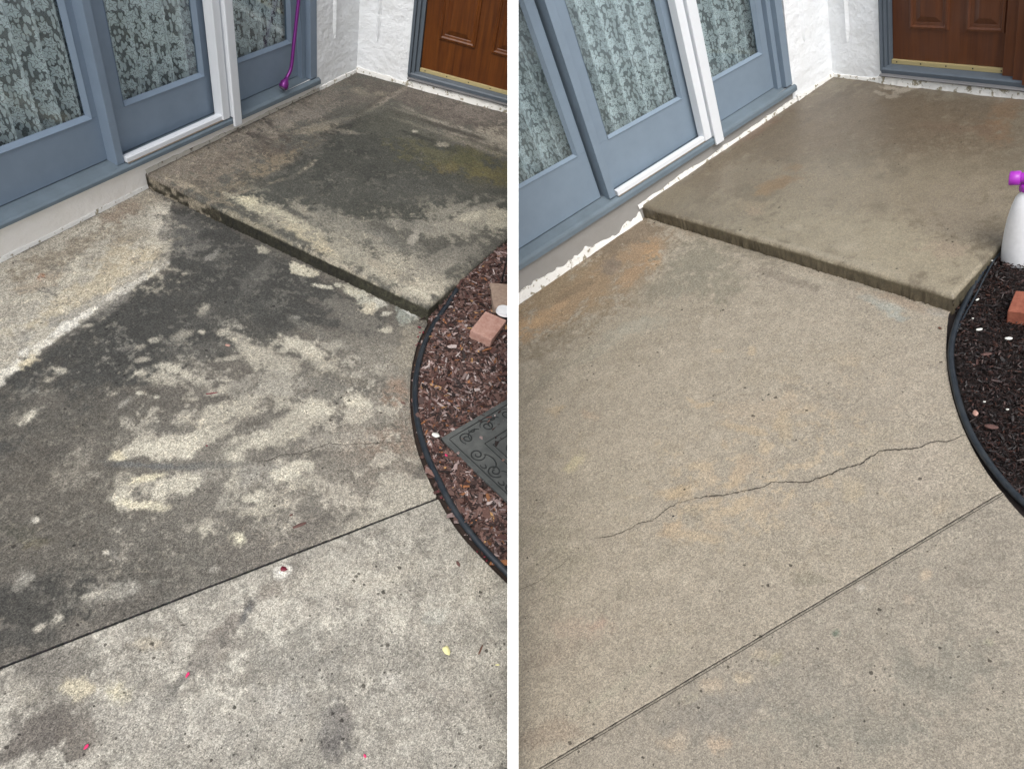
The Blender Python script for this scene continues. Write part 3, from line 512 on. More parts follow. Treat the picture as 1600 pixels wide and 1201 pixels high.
ST_R = [
 (1160, 700, 330, 220, 0, (172, 160, 139), .5, .5, .16, 2), (1160, 700, 380, 300, 0, (146, 136, 118), .45, .5, .20, 2), (1180, 740, 180, 90, -10, (180, 162, 134), .65, .5, .18, 1), (1330, 620, 110, 90, 0, (174, 158, 134), .5, .5, .18, 1), (900, 450, 130, 50, -32, (168, 138, 100), .6, .5, .12, 1), (900, 450, 130, 50, -32, (120, 106, 86), .5, .5, .18),
 (1000, 480, 200, 60, -30, (148, 138, 120), .7), (960, 420, 110, 50, -35, (143, 126, 103), .9), (880, 460, 90, 40, -30, (148, 128, 99), .9), (850, 498, 60, 18, -28, (162,138,108), .9), (930, 440, 60, 18, -38, (154,130,100), .8), (1010, 392, 30, 24, -20, (156,130,100), .9), (1022, 400, 16, 18, 0, (172,138,98), .7),
 (830, 506, 30, 10, -25, (184,152,112), .8), (870, 480, 22, 6, -30, (184,152,114), .6), (985, 430, 26, 10, -40, (160,132,100), .7), (970, 372, 50, 12, -32, (124, 108, 88), .8), (955, 418, 14, 12, 0, (126, 114, 102), .7), (905, 450, 40, 5, -30, (130, 112, 88), .6), (1000, 362, 40, 10, -10, (134, 118, 98), .8),
 (1090, 415, 60, 36, 10, (136, 130, 113), .85), (1060, 440, 60, 18, -20, (134, 128, 112), .7), (940, 540, 110, 11, -32, (160, 154, 138), .6), (1000, 510, 50, 12, -15, (156, 151, 136), .6), (870, 530, 80, 14, -28, (138, 126, 106), .7), (860, 590, 90, 12, -34, (142, 133, 116), .5), (890, 600, 80, 6, -34, (160, 151, 133), .5), (1180, 400, 40, 10, 16, (130, 122, 106), .6),
 (1300, 455, 160, 14, 14, (156, 146, 130), .6), (1392, 478, 26, 8, 15, (156, 160, 152), .7), (1398, 492, 18, 7, 10, (154, 158, 150), .7), (1460, 486, 18, 6, 14, (158, 161, 154), .7), (1358, 464, 14, 5, 10, (156, 160, 152), .5), (1225, 434, 60, 6, 18, (128, 118, 104), .6), (1270, 435, 30, 4, 14, (172, 164, 146), .5), (1420, 475, 60, 8, 14, (150, 124, 102), .35),
 (865, 640, 14, 10, -20, LR, .7), (898, 722, 20, 7, -40, (182,170,138), .85), (1080, 625, 10, 4, 20, LR, .9), (1100, 632, 18, 4, -10, LR, .9), (1120, 548, 8, 4, 0, LR, .6), (1135, 556, 14, 5, 0, (168, 158, 140), .6), (1175, 548, 8, 6, -50, LR, .6), (920, 648, 12, 5, 20, (170, 150, 126), .5),
 (1150, 665, 22, 6, 12, LR, .7), (1180, 672, 20, 6, 10, LR, .7), (1195, 700, 10, 12, 0, LR, .6), (1200, 640, 60, 20, 0, (168, 152, 130), .5), (1105, 740, 14, 22, -20, (176, 160, 136), .8), (1092, 728, 20, 6, 0, LR, .6), (1045, 770, 22, 8, -10, LR, .8), (1070, 765, 24, 7, -25, (176, 156, 124), .6), (1155, 740, 12, 24, 30, (176, 156, 128), .8), (1148, 752, 20, 6, -20, LR, .6),
 (1180, 725, 30, 16, -20, (160, 146, 126), .5), (1060, 832, 26, 16, 10, (172,152,124), .75), (1095, 838, 40, 8, 12, (176,158,130), .75), (1100, 790, 30, 6, -16, LR, .7), (1085, 812, 16, 14, 0, (140, 132, 116), .6), (1120, 822, 20, 8, 0, (172,154,128), .6), (1160, 790, 40, 10, -10, (176, 158, 130), .7), (1130, 800, 50, 8, -20, LR, .5),
 (1215, 790, 40, 10, 0, (158, 145, 128), .5), (1300, 645, 14, 5, 20, LR, .7), (1330, 565, 14, 8, 0, LR, .5), (1355, 690, 12, 12, 0, (176, 164, 142), .6), (1322, 560, 22, 8, -10, (172, 158, 136), .6), (1310, 550, 60, 22, 0, (156, 145, 126), .5), (1230, 780, 20, 6, -60, LR, .5), (1225, 665, 12, 20, 0, (176, 158, 128), .5), (1262, 640, 20, 6, -20, LR, .5), (1335, 765, 20, 18, 20, (174, 160, 134), .6), (1330, 620, 60, 26, 10, (152, 142, 126), .5),
 (1350, 745, 50, 8, 10, (148, 139, 124), .5), (1470, 790, 18, 8, -30, (168, 154, 132), .6), (1290, 825, 30, 8, 20, (174, 156, 134), .4), (1265, 905, 26, 10, 0, (128, 122, 104), .5), (1150, 870, 160, 40, -10, (156, 146, 128), .4), (905, 980, 50, 14, -5, (166, 146, 128), .4), (935, 975, 14, 5, -20, (178, 150, 130), .4), (870, 1020, 40, 16, -30, (146, 132, 116), .4),
 (985, 1060, 90, 6, -33, (160, 153, 134), .6), (930, 1100, 70, 6, -30, (158, 150, 132), .5), (850, 1150, 50, 18, -20, (150, 134, 116), .6), (1020, 880, 80, 12, -40, (152, 143, 125), .4), (870, 870, 40, 60, 0, (150, 142, 122), .5), (960, 760, 60, 60, 0, (160, 151, 133), .4), (1430, 600, 60, 60, 0, (166, 155, 138), .5), (1440, 730, 60, 40, 0, (168, 157, 141), .6),
]
SB_R = [
 (1300, 1050, 350, 150, 0, (160, 152, 136), .5, .5, .16), (1300, 1050, 350, 150, 0, (130, 124, 112), .5, .5, .18, 2),
 (1115, 1068, 18, 14, 0, (172, 156, 134), .7), (1162, 1060, 14, 9, 0, (180, 164, 138), .8), (1080, 1090, 14, 6, -20, (170, 160, 134), .6), (1060, 1155, 14, 22, 30, (168,154,134), .7), (1122, 1160, 17, 14, 0, (176, 156, 132), .8), (1045, 1160, 18, 8, 0, (168, 150, 126), .5), (1188, 1020, 12, 8, 0, (172, 158, 134), .6), (1212, 1028, 8, 12, 30, (168, 158, 128), .6),
 (1445, 898, 10, 8, 0, (176, 158, 134), .7), (1420, 935, 9, 8, 0, (174, 158, 138), .6), (1546, 1002, 8, 5, 0, (172, 166, 140), .6), (1345, 918, 8, 6, 0, (176, 168, 154), .8, .3), (1130, 1110, 80, 30, -20, (136, 130, 120), .6), (1250, 1080, 100, 40, 0, (140, 134, 122), .5), (1480, 1050, 90, 50, 0, (136, 132, 119), .6), (1400, 980, 90, 30, -10, (150, 142, 127), .5), (1450, 860, 60, 20, -20, (158, 149, 133), .6), (1300, 1140, 120, 30, 0, (138, 134, 121), .5), (1306, 988, 6, 6, 0, (92, 108, 92), .7),
]
SU_R = [
 (1400, 180, 260, 60, 5, (113, 100, 82)), (1240, 205, 140, 50, -25, (114, 101, 83)), (1180, 250, 150, 50, -25, (120, 107, 88), .8), (1330, 370, 230, 66, 14, (150, 140, 118)), (1300, 290, 200, 40, 8, (138, 127, 107), .8), (1470, 300, 120, 60, 0, (138, 127, 107), .8), (1430, 400, 110, 50, 14, (154, 144, 122)), (1500, 330, 60, 50, 0, (140, 129, 112), .6),
 (1215, 285, 34, 9, -20, (134,110,80), .75), (1200, 298, 26, 7, -15, (136,114,84), .6), (1240, 262, 14, 8, 0, (136,112,82), .5), (1110, 236, 50, 12, -30, (124,104,84), .7), (1180, 200, 50, 10, -30, (124, 100, 82), .6), (1572, 182, 18, 28, 10, (126,104,80), .8), (1550, 200, 22, 12, 0, (126, 100, 76), .5), (1500, 200, 60, 8, 5, (120, 102, 84), .5),
 (1160, 268, 40, 20, -15, (134, 123, 104), .6), (1390, 137, 14, 3, 6, (164, 154, 138), .9, .3), (1375, 145, 12, 3, 10, (156, 146, 130), .9, .3), (1410, 141, 12, 4, -15, (158, 148, 132), .9, .3), (1395, 150, 10, 3, -10, (150, 140, 124), .9, .3), (1425, 137, 12, 2, -5, (150, 140, 124), .8), (1310, 150, 50, 7, -35, (104, 92, 76), .6), (1345, 135, 40, 4, -38, (104, 92, 76), .5),
 (1050, 310, 60, 18, -10, (134, 124, 104), .7), (1170, 320, 30, 8, -10, (150, 136, 112), .6), (1120, 330, 50, 14, 5, (140, 130, 110), .6), (1180, 330, 14, 7, 0, (156, 138, 116), .6), (1240, 355, 20, 5, 0, (158, 148, 128), .6), (1320, 385, 26, 8, 0, (160, 150, 130), .5), (1480, 390, 30, 12, 0, (158, 140, 120), .5), (1100, 352, 120, 4, 16, (156, 146, 124), .6), (1300, 400, 140, 4, 15, (160, 150, 130), .6), (1450, 440, 50, 5, 16, (160, 150, 128), .5),
]
KA = .83

# ------------------------------------------------------------------ a patio: slabs, step, bed
def px_poly(pts, z=0): return [P.g(x, y, z) for x, y in pts]
def slabs(edge_px, joint, corner, e2, far, h, st, sb, su, bases, mats, gap, riser):
    edge = spline([P.g(x, y, 0) for x, y in edge_px], 5)
    j0, j1 = P.g(*joint[0], 0), P.g(*joint[1], 0); jd = (j0 - j1).normalized(); jn = Vector((-jd.y, jd.x, 0))
    if jn.y > 0: jn = -jn                 # toward the viewer
    # split the bed edge at the joint
    s = [(p - j1).dot(jn) for p in edge]; k = next(i for i, v in enumerate(s) if v > 0)
    up = edge[:k]; lo = edge[k:]
    jA = j0 + jd * 1.6; g2 = jn * (gap / 2)
    A = [Vector((jA.x, .03, 0)), Vector((.02, .03, 0)), Vector((corner[0] + .015, corner[1] + .012, 0))] + up + [j1 - g2, jA - g2]
    B = [jA + g2, j1 + g2] + lo + [Vector((lo[-1].x, -4, 0)), Vector((jA.x, -4, 0))]
    sk = [-.006, -.02, -.045]
    dark = lambda c: tuple(.045 + .02 * random.random() for _ in range(3))
    sheet('path', A, 0, .0056, bases[0], st, mats[0], KA, skirt=sk, skirtcol=dark)
    sheet('path', B, 0, .0056, bases[1], sb, mats[2], KA, skirt=sk, skirtcol=dark)
    # upper slab with a worn rounded nose and a riser
    U = [Vector((.0 if P.side < 0 else .02, .03, 0)), Vector(corner), Vector(e2), Vector(far[0]), Vector(far[1])]
    c0 = Vector((U[0].x, U[0].y)); c1 = Vector((corner[0], corner[1])); c2 = Vector((e2[0], e2[1]))
    def dist(p, a, b):
        ab = np.array(b - a); t = np.clip(((p - np.array(a)) @ ab) / (ab @ ab), 0, 1); return np.linalg.norm(p - (np.array(a) + t[:, None] * ab), axis=1)
    c3 = Vector((far[0][0], far[0][1]))
    def top(pts, z):
        d = np.minimum(np.minimum(dist(pts, c0, c1), dist(pts, c1, c2)), dist(pts, c2, c3)); d = d + .003 * vnoise(pts[:, 0], pts[:, 1], .05, 33); r = .012; q = np.clip(d, 0, r)
        return z - (r - np.sqrt(np.clip(r * r - (r - q) ** 2, 0, None)))
    sheet('step_slab', U, h, .0056, bases[2], su, mats[1], KA, top=top, skirt=[h - .02, h - .032, h - .045, h - .058, .004, -.03], skirtcol=riser, ragged=.0016)
    return edge, j0, j1
def bedz(x, y):
    # the bark is heaped a little higher against the step slab
    c, e_ = (Vector((-.032, -1.393)), Vector((.614, -1.437))) if P.side < 0 else (Vector((.083, -1.568)), Vector((.378, -1.528)))
    d = (e_ - c).normalized(); v = Vector((x, y)) - c; s_ = min(1, max(0, v.dot(d) / .30)); t_ = abs(v.x * d.y - v.y * d.x); k = max(0, 1 - t_ / .45)
    return (.046 if P.side < 0 else .030) * s_ * s_ * (3 - 2 * s_) * k * k * (3 - 2 * k)
def bed(edge, corner, e2, e3, mat, chipmat, soil, palette, n, sizes, zb):
    # soil under the bark, then the bark itself as one loose mass
    poly = [Vector((corner[0] + .01, corner[1] + .01, 0)), Vector((e2[0], e2[1] + .01, 0)), Vector(e3), Vector((e3[0], -4, 0)), Vector((edge[-1].x - .2, -4, 0))] + [p for p in reversed(edge)]
    o = sheet('soil', poly, zb - .012, .03, (52, 40, 34), [], soil, .8, top=lambda pts, zz: zz + np.array([bedz(a[0], a[1]) for a in pts]))
    pl = np.array([(p[0], p[1]) for p in poly]); V, F, C = [], [], []
    x0, y0 = pl.min(0); x1, y1 = pl.max(0); cnt = 0; cen = []
    X = WING[0] if P.side < 0 else WING[1]
    tries = 0; ea = spline(edge, 3)
    while cnt < n and tries < n * 60:
        tries += 1
        x = random.uniform(max(x0, -1.7), min(x1, 1.9)); y = random.uniform(max(y0, -3), y1)
        wx = P.M[0][0] * x + P.M[0][1] * y + P.M[0][3]
        if (wx - X) * P.side < .012: continue
        ins = False
        for i in range(len(pl)):
            a, b = pl[i], pl[(i + 1) % len(pl)]
            if (a[1] > y) != (b[1] > y) and x < (b[0] - a[0]) * (y - a[1]) / (b[1] - a[1]) + a[0]: ins = not ins
        if not ins or min((x - ea[i][0]) ** 2 + (y - ea[i][1]) ** 2 for i in range(len(ea))) < (.027 if random.random() < .97 else .012) ** 2: continue
        q = P.M @ Vector((x, y, 0)) - CAM; dz = q.dot(FW); px_, py_ = 800 + 1100 * q.dot(RT) / dz, 600 + 1100 * q.dot(DN) / dz
        if not (-150 < px_ < 1750 and -100 < py_ < 1330): continue
        cnt += 1
        big = random.random()
        ln = random.uniform(*sizes[0]) * (1 if big < .8 else 1.6 if big < .97 else 2.4); wd = ln * random.uniform(.12, .40); th = random.uniform(.0012, .0035)
        m = Matrix.Translation((x, y, zb + bedz(x, y) + random.uniform(-.008, .010) + .005 * math.sin(x * 23) * math.cos(y * 19))) @ Matrix.Rotation(random.uniform(0, 6.28), 4, 'Z') @ Matrix.Rotation(random.gauss(0, .34), 4, 'X') @ Matrix.Rotation(random.gauss(0, .30), 4, 'Y')
        b0 = len(V); tp = random.uniform(.3, .9); tq = random.uniform(.4, 1); sk_ = random.uniform(-.3, .3)
        cur = random.uniform(-.15, .2) * wd
        for (sx, ww, dx) in ((-1, tp, 0), (0, 1, cur), (1, tq, 0)):
            for sy, sz in ((-1, -1), (1, -1), (1, 1), (-1, 1)):
                V.append(tuple(m @ Vector((sx * ln / 2 + sy * sk_ * wd, sy * wd / 2 * ww * random.uniform(.8, 1.1), sz * th / 2 + dx))))
        for s_ in (0, 4):
            for k in range(4): F.append((b0 + s_ + k, b0 + s_ + (k + 1) % 4, b0 + s_ + 4 + (k + 1) % 4, b0 + s_ + 4 + k))
        F.append((b0 + 3, b0 + 2, b0 + 1, b0)); F.append((b0 + 8, b0 + 9, b0 + 10, b0 + 11))
        c_ = random.choices(palette, [p[3] for p in palette])[0]; l = lin(c_[:3], .85); j = random.uniform(.7, 1.25)
        C += [(l[0] * j, l[1] * j, l[2] * j, 1)] * 12
    me = bpy.data.meshes.new('m'); me.from_pydata(V, [], F)
    at = me.color_attributes.new('stain', 'FLOAT_COLOR', 'POINT'); at.data.foreach_set('color', np.array(C, np.float32).ravel())
    bm = bmesh.new(); bm.from_mesh(me); bpy.data.meshes.remove(me); bmesh.ops.recalc_face_normals(bm, faces=bm.faces)
    return tag(obj('bark_mulch', bm, chipmat), kind='stuff')
def ribbon_crack(pts_px, wid, label=None, amp=.004, step=.006):
    # an open crack: a narrow dark band that wanders along its line
    pts = [P.g(x, y, 0) for x, y in pts_px]; line = []
    for a, b in zip(pts, pts[1:]):
        k = max(2, int((b - a).length / step)); line += [a + (b - a) * i / k for i in range(k)]
    line.append(pts[-1]); bm = bmesh.new(); prev = None; off = 0
    for i, p in enumerate(line):
        d = (line[min(i + 1, len(line) - 1)] - line[max(i - 1, 0)]).normalized(); nn = Vector((-d.y, d.x, 0))
        off = off * .75 + random.gauss(0, amp * .5); f = min(1, i / 14, (len(line) - 1 - i) / 8 + .25); ww = wid * (.35 + random.random()) * (.3 + .7 * f)
        a = bm.verts.new(p + nn * (off + ww / 2) + Vector((0, 0, .0022))); b = bm.verts.new(p + nn * (off - ww / 2) + Vector((0, 0, .0022)))
        if prev: bm.faces.new((prev[0], a, b, prev[1]))
        prev = (a, b)
    bmesh.ops.recalc_face_normals(bm, faces=bm.faces)
    o = obj('crack', bm, M['crack']); tag(o, kind='structure'); return o

# ------------------------------------------------------------------ house walls and doors
def glass_wall(W):
    zs, zf, zr, zg = W['z']; sl = W['slope']; lean = W['lean']
    def f(v):
        z = v.z; a = np.interp(z, [0, zs, zr, zg, 3], [0, sl[0], sl[1], sl[2], sl[2]])
        return Vector((v.x - lean * max(0, z - .2), v.y, z + float(a) * (v.x - .25)))
    side = W['name']
    d = thing('patio_door', W['door_label'], 'patio door', (0, 0, zs))
    x0 = -2.6; x1 = W['xe']; blue = W['blue']
    bm = bmesh.new()
    prism(bm, [(-.024, zs), (-.024, zs + (zf - zs) * .62), (-.021, zf - .006), (-.010, zf), (-.0095, zf - .004), (-.006, zf - .003), (.05, zr), (.075, zr), (.075, zs)], x0, x1 + .012, f)
    obj('sill', bm, M['blue_sill'], d)
    # leaves: (stile x0, glass x0, glass x1, stile x1)
    for (a, b, c_, e) in W['leaves']:
        y0, y1 = .05, .085
        bm = bmesh.new()
        box(bm, a, e, y0, y1, zr + .004, zg, .0015, f); box(bm, a, b, y0, y1, zg, 2.0, .0015, f); box(bm, c_, e, y0, y1, zg, 2.0, .0015, f); box(bm, a, e, y0, y1, 2.0, 2.08, .0015, f)
        lf = obj('door_leaf', bm, blue, d)
        bm = bmesh.new()          # sloped glazing bead round the pane
        w_, t = .012, .016
        prism(bm, [(y0 - .004, zg), (y0 - .004, zg - .002), (y0 + t, zg + w_), (y0 + t, zg)], b, c_, f)
        def vb(xa, s_):
            rows = []
            for z in (zg, 2.0):
                rows.append([bm.verts.new(f(Vector((xx, yy, z)))) for xx, yy in ((xa, y0 - .004), (xa + s_ * w_, y0 + t), (xa, y0 + t))])
            for k in range(3): bm.faces.new((rows[0][k], rows[0][(k + 1) % 3], rows[1][(k + 1) % 3], rows[1][k]))
        vb(b, 1); vb(c_, -1); bmesh.ops.recalc_face_normals(bm, faces=bm.faces)
        obj('glazing_bead', bm, blue, lf)
        bm = bmesh.new(); box(bm, b - .005, c_ + .005, y0 + .017, y0 + .022, zg - .005, 2.0, 0, f)
        obj('glass_pane', bm, M['glass'], lf)
    # fixed post, side jamb, head
    for i, (xa, xb, ya, yb) in enumerate(W['posts']):
        bm = bmesh.new(); box(bm, xa, xb, ya, yb, zr - .006 if ya > -.012 else zf - .002, 2.08, .002, f); obj('post', bm, blue, d)
    bm = bmesh.new(); box(bm, x0, x1, -.01, .09, 2.08, 2.2, .003, f); obj('head_frame', bm, blue, d)
    # white screen frame with its bottom track
    (a0, a1), (b0, b1) = W['white']
    bm = bmesh.new(); box(bm, a0, a1, -.020, .03, zf + .004, 2.06, .003, f); box(bm, a1 - .006, b0 + .003, -.008, .03, zf + .004, 2.06, 0, f)
    obj('screen_post', bm, M['white_metal'], d)
    bm = bmesh.new(); box(bm, b0, b1, -.038, -.0255, W['wz'], 2.06, .004, f); box(bm, b0 + .002, b1 - .003, -.026, .03, zf + .004, 2.06, 0, f)
    obj('screen_post', bm, M['white_metal'], d)
    bm = bmesh.new(); tz = W['track']; prism(bm, [(-.012, tz[0]), (-.012, tz[1] - .004), (-.008, tz[1]), (.014, tz[1]), (.014, tz[0])], W['tx'], a0 + .004, f)
    t_ = obj('screen_track', bm, M['white_metal'], d)
    bm = bmesh.new(); prism(bm, [(-.0165, tz[0] - .003), (-.0165, tz[0]), (-.012, tz[0] + .001), (-.012, tz[0] - .003)], W['tx'], a0 + .02, f); obj('track_lip', bm, M['lip'], t_)
    # lace curtains hanging inside
    for i, ((a, b, c_, e), lab) in enumerate(zip(W['leaves'], W['curtains'])):
        bm = bmesh.new(); n = 260; xa = b - .05; xb = c_ + .05
        uvl = bm.loops.layers.uv.new('UVMap'); rows = []; ph = i * 1.7; s_ = 0; last = None; us = []
        for k in range(n + 1):
            x = xa + (xb - xa) * k / n
            t = x * 2 * math.pi / W['pleat'] + ph + .9 * math.sin(x * 9 + ph)
            yy = .122 + .034 * (abs(math.sin(t / 2)) ** .7 * 2 - 1) + .006 * math.sin(x * 61)
            if last: s_ += math.hypot(x - last[0], yy - last[1])
            last = (x, yy); us.append(s_)
            rows.append([bm.verts.new(f(Vector((x + W['sway'] * (z - .3) * .12 + .004 * math.sin(z * 7 + x * 20), yy - .002, z)))) for z in (zg - .10, .6, .9, 1.2, 1.6, 2.02)])
        zz = (zg - .10, .6, .9, 1.2, 1.6, 2.02)
        for k in range(n):
            for j in range(5):
                fc = bm.faces.new((rows[k][j], rows[k + 1][j], rows[k + 1][j + 1], rows[k][j + 1]))
                for lp, (u_, v_) in zip(fc.loops, ((us[k], zz[j]), (us[k + 1], zz[j]), (us[k + 1], zz[j + 1]), (us[k], zz[j + 1]))): lp[uvl].uv = (u_ + i * .37, v_)
        bmesh.ops.recalc_face_normals(bm, faces=bm.faces); bm.normal_update()
        o = obj('lace_curtain', bm, W['lace'], smooth=True)
        if o: tag(o, lab, 'curtain', 'lace curtains behind the blue doors')
    # wall: plinth below the sill, pier to the corner, part above the doors
    cx = W['corner']
    t = thing('stucco_wall', W['wall_label'], 'wall', (x1, 0, 0))
    bm = bmesh.new(); box(bm, x0, x1 + .004, 0, .2, -.08, zs + .02); obj('plinth', bm, W['plinth'], t)
    bm = bmesh.new(); box(bm, x1, cx + .25, -.004, .2, -.08, 2.6); box(bm, x0, x1, -.004, .2, 2.2, 2.6); obj('pier', bm, M['stucco'], t)
    ridge(t, 'plaster_ridge', [Vector((x0, 0, 0)), Vector((-.0, 0, 0))], 0, W['ridge_h'][0], W['rt'], M['ridge'], W['ridge_j'])
    ridge(t, 'plaster_ridge', [Vector((.0, 0, 0)), Vector((x1 + .03, 0, 0))], W['h'] - .01, W['ridge_h'][1], .008, M['ridge_dirty'] if side == 'l' else M['ridge'], .008)
    ridge(t, 'plaster_ridge', [Vector((x1 + .02, -.004, 0)), Vector((cx + .03, -.004, 0))], W['h'] - .01, W['h'] + .02, .010, M['ridge'], .008)
    sx, sz = W['strip']; bm = bmesh.new()
    nib(bm, lambda u, o_, z: Vector((sx + u, -.004 - o_, z)), sz); obj('raised_strip', bm, M['stucco'], t)
    # a dim room behind the glass
    bm = bmesh.new()
    box(bm, x0, cx, 1.4, 1.45, 0, 2.4); box(bm, x0, cx, .2, 1.4, -.02, zs - .01); box(bm, x0, cx, .2, 1.4, 2.3, 2.35); box(bm, x0 - .05, x0, .0, 1.45, 0, 2.4); box(bm, cx, cx + .05, .2, 1.45, 0, 2.4)
    tag(obj('room', bm, M['room']), kind='structure')
def nib(bm, f, zb):
    # a narrow raised plaster strip that ends in a point
    prof = [(0.0, .001, zb - .012), (-.009, .004, zb + .012), (-.013, .006, zb + .05), (-.013, .006, 2.3)]
    L_, C_, R_ = [], [], []
    for i, (u, o_, z) in enumerate(prof):
        L_.append(bm.verts.new(f(u, 0, z))); C_.append(bm.verts.new(f(0 if i else 0, o_ + .007, z))); R_.append(bm.verts.new(f(-u, 0, z)))
    for i in range(3):
        bm.faces.new((L_[i], C_[i], C_[i + 1], L_[i + 1])); bm.faces.new((C_[i], R_[i], R_[i + 1], C_[i + 1]))
    bmesh.ops.recalc_face_normals(bm, faces=bm.faces)
def ridge(parent, name, line, z0, z1, thick, mat, jag, nrm=None):
    a, b = line; L = (b - a).length; d = (b - a) / L; nn = nrm or Vector((0, -1, 0)); n = max(4, int(L / .007)); bm = bmesh.new(); rows = []
    sd_ = random.randint(0, 999)
    xs = np.linspace(0, L, n + 1); q = np.array([vnoise(xs, xs * 0, l, sd_) for l in (.15, .05, .018)])
    for i in range(n + 1):
        p = a + d * xs[i]; hh = z1 + jag * (q[0, i] * 1.6 + q[1, i] * .8 + q[2, i] * .45); tt = thick * (1 + .45 * q[0, i] + .25 * q[1, i] + .18 * q[2, i])
        rows.append([bm.verts.new(p + nn * o_ + Vector((0, 0, z))) for o_, z in ((tt * 1.25, z0), (tt * (1 + .12 * q[2, i]), z0 + (hh - z0) * .35), (tt * .8, z0 + (hh - z0) * .7), (tt * .55, hh - .001), (-.003, hh))])
    for r0, r1 in zip(rows, rows[1:]):
        for k in range(4): bm.faces.new((r0[k], r0[k + 1], r1[k + 1], r1[k]))
    bmesh.ops.recalc_face_normals(bm, faces=bm.faces)
    return obj(name, bm, mat, parent)
def entry_wall(E):
    a = Vector(E['a']); U = (Vector(E['b']) - a).normalized(); Nn = Vector((-U.y, U.x, 0))
    if Nn.x < 0: Nn = -Nn
    f = lambda v: a + U * v.x + Nn * v.y + Vector((0, 0, v.z))
    h = E['h']; u0, u1, u2, u3 = E['u']          # jamb start, door start, door end, jamb end
    t = thing('stucco_wall', E['wall_label'], 'wall', tuple(a))
    bm = bmesh.new(); box(bm, -.02, u0, 0, .2, -.05, 2.6, 0, f); box(bm, u3, 3.2, 0, .2, -.05, 2.6, 0, f); box(bm, u0, u3, 0, .2, 2.2, 2.6, 0, f); box(bm, u0, u3, 0.0, .2, -.05, E['zl'] - .002, 0, f)
    obj('pier', bm, M['stucco'], t)
    ridge(t, 'plaster_ridge', [f(Vector((0, 0, 0))), f(Vector((u0, 0, 0)))], h - .01, h + .022, .010, M['ridge'], .010, -Nn)
    ridge(t, 'plaster_ridge', [f(Vector((u0, 0, 0))), f(Vector((3.1, 0, 0)))], h - .01, E['zl'] - .004, .016, M['ridge'], .012, -Nn)
    bm = bmesh.new(); nib(bm, lambda u, o_, z: f(Vector((E['strip'][0] + u, -o_, z))), E['strip'][1]); obj('raised_strip', bm, M['stucco'], t)
    d = thing('entry_door', E['door_label'], 'front door', tuple(f(Vector((u1, 0, h)))))
    wd = E['wood']; zb = E['zb']
    # door slab built round its two sunk panels
    bm = bmesh.new(); y0 = .045
    box(bm, u1 + .001, u2 - .001, y0, y0 + .045, zb[1], 2.1, .002, f); obj('door_slab', bm, wd, d)
    for pu0, pu1 in E['panels']:
        for pz0, pz1 in ((E['pz'], E['pz'] + .62), (E['pz'] + .74, 1.95)):
            bm = bmesh.new(); m_ = .032
            def frame_piece(q0, q1, q2, q3):     # quad ring piece with a stepped moulding profile
                pass
            rings = [(0, 0), (.004, .009), (.014, .011), (.020, .004), (.030, .003), (.034, -.002 + .003), (.060, .010), (.062, .011)]
            vr = []
            for ins_, pr in rings:
                vr.append([bm.verts.new(f(Vector((x, y0 - pr, z)))) for x, z in ((pu0 + ins_, pz0 + ins_), (pu1 - ins_, pz0 + ins_), (pu1 - ins_, pz1 - ins_), (pu0 + ins_, pz1 - ins_))])
            for r0, r1 in zip(vr, vr[1:]):
                for k in range(4): bm.faces.new((r0[k], r0[(k + 1) % 4], r1[(k + 1) % 4], r1[k]))
            bm.faces.new(vr[-1]); bmesh.ops.recalc_face_normals(bm, faces=bm.faces)
            obj('door_panel', bm, wd, d)
    bm = bmesh.new(); box(bm, u1, u2, y0 - .010, y0 + .03, zb[0], zb[1], .002, f); st_ = obj('brass_strip', bm, M['brass'], d)
    for k in range(7):
        uu = u1 + .03 + k * .13; bm = bmesh.new()
        if uu < u2: box(bm, uu - .003, uu + .003, y0 - .0115, y0 - .0095, (zb[0] + zb[1]) / 2 - .002, (zb[0] + zb[1]) / 2 + .004, .0008, f); obj('screw', bm, M['black'], st_)
    bm = bmesh.new(); prism(bm, [(.075, zb[0]), (.075, zb[0] - .03), (-.004, zb[0] - .03), (-.006, zb[0] - .012), (.0, zb[0] - .006), (.03, zb[0])], u0 + .002, u3, lambda v: f(v))
    obj('threshold', bm, M['grey_frame'], d)
    bm = bmesh.new(); prism(bm, [(.03, zb[0] - .031), (.03, E['zl']), (-.022, E['zl']), (-.026, E['zl'] + .006), (-.022, zb[0] - .031)], u0 + .006, u3 + .02, lambda v: f(v))
    obj('ledge', bm, M['ledge'], d)
    for (j0, j1, s_) in ((u0, u1, 1), (u2, u3, -1)):
        bm = bmesh.new()
        w_ = j1 - j0
        if s_ > 0: seg = [(j0, j0 + w_ * .28, -.012), (j0 + w_ * .28, j0 + w_ * .62, .004), (j0 + w_ * .62, j1, .022)]
        else: seg = [(j0, j0 + w_ * .38, .022), (j0 + w_ * .38, j0 + w_ * .72, .004), (j0 + w_ * .72, j1, -.012)]
        for xa, xb, ya in seg: box(bm, xa + .0004, xb - .0004, ya, .09, zb[0] - .018, 2.12, .0025, f)
        obj('jamb', bm, wd if s_ < 0 and P.side > 0 else M['grey_frame'], d)
    bm = bmesh.new(); box(bm, u0, u3, -.01, .09, 2.12, 2.2, .002, f); obj('door_head', bm, M['grey_frame'], d)
    bm = bmesh.new(); box(bm, u0 - .2, u3 + .2, .3, .33, 0, 2.4, 0, f); tag(obj('room', bm, M['room']), kind='structure')

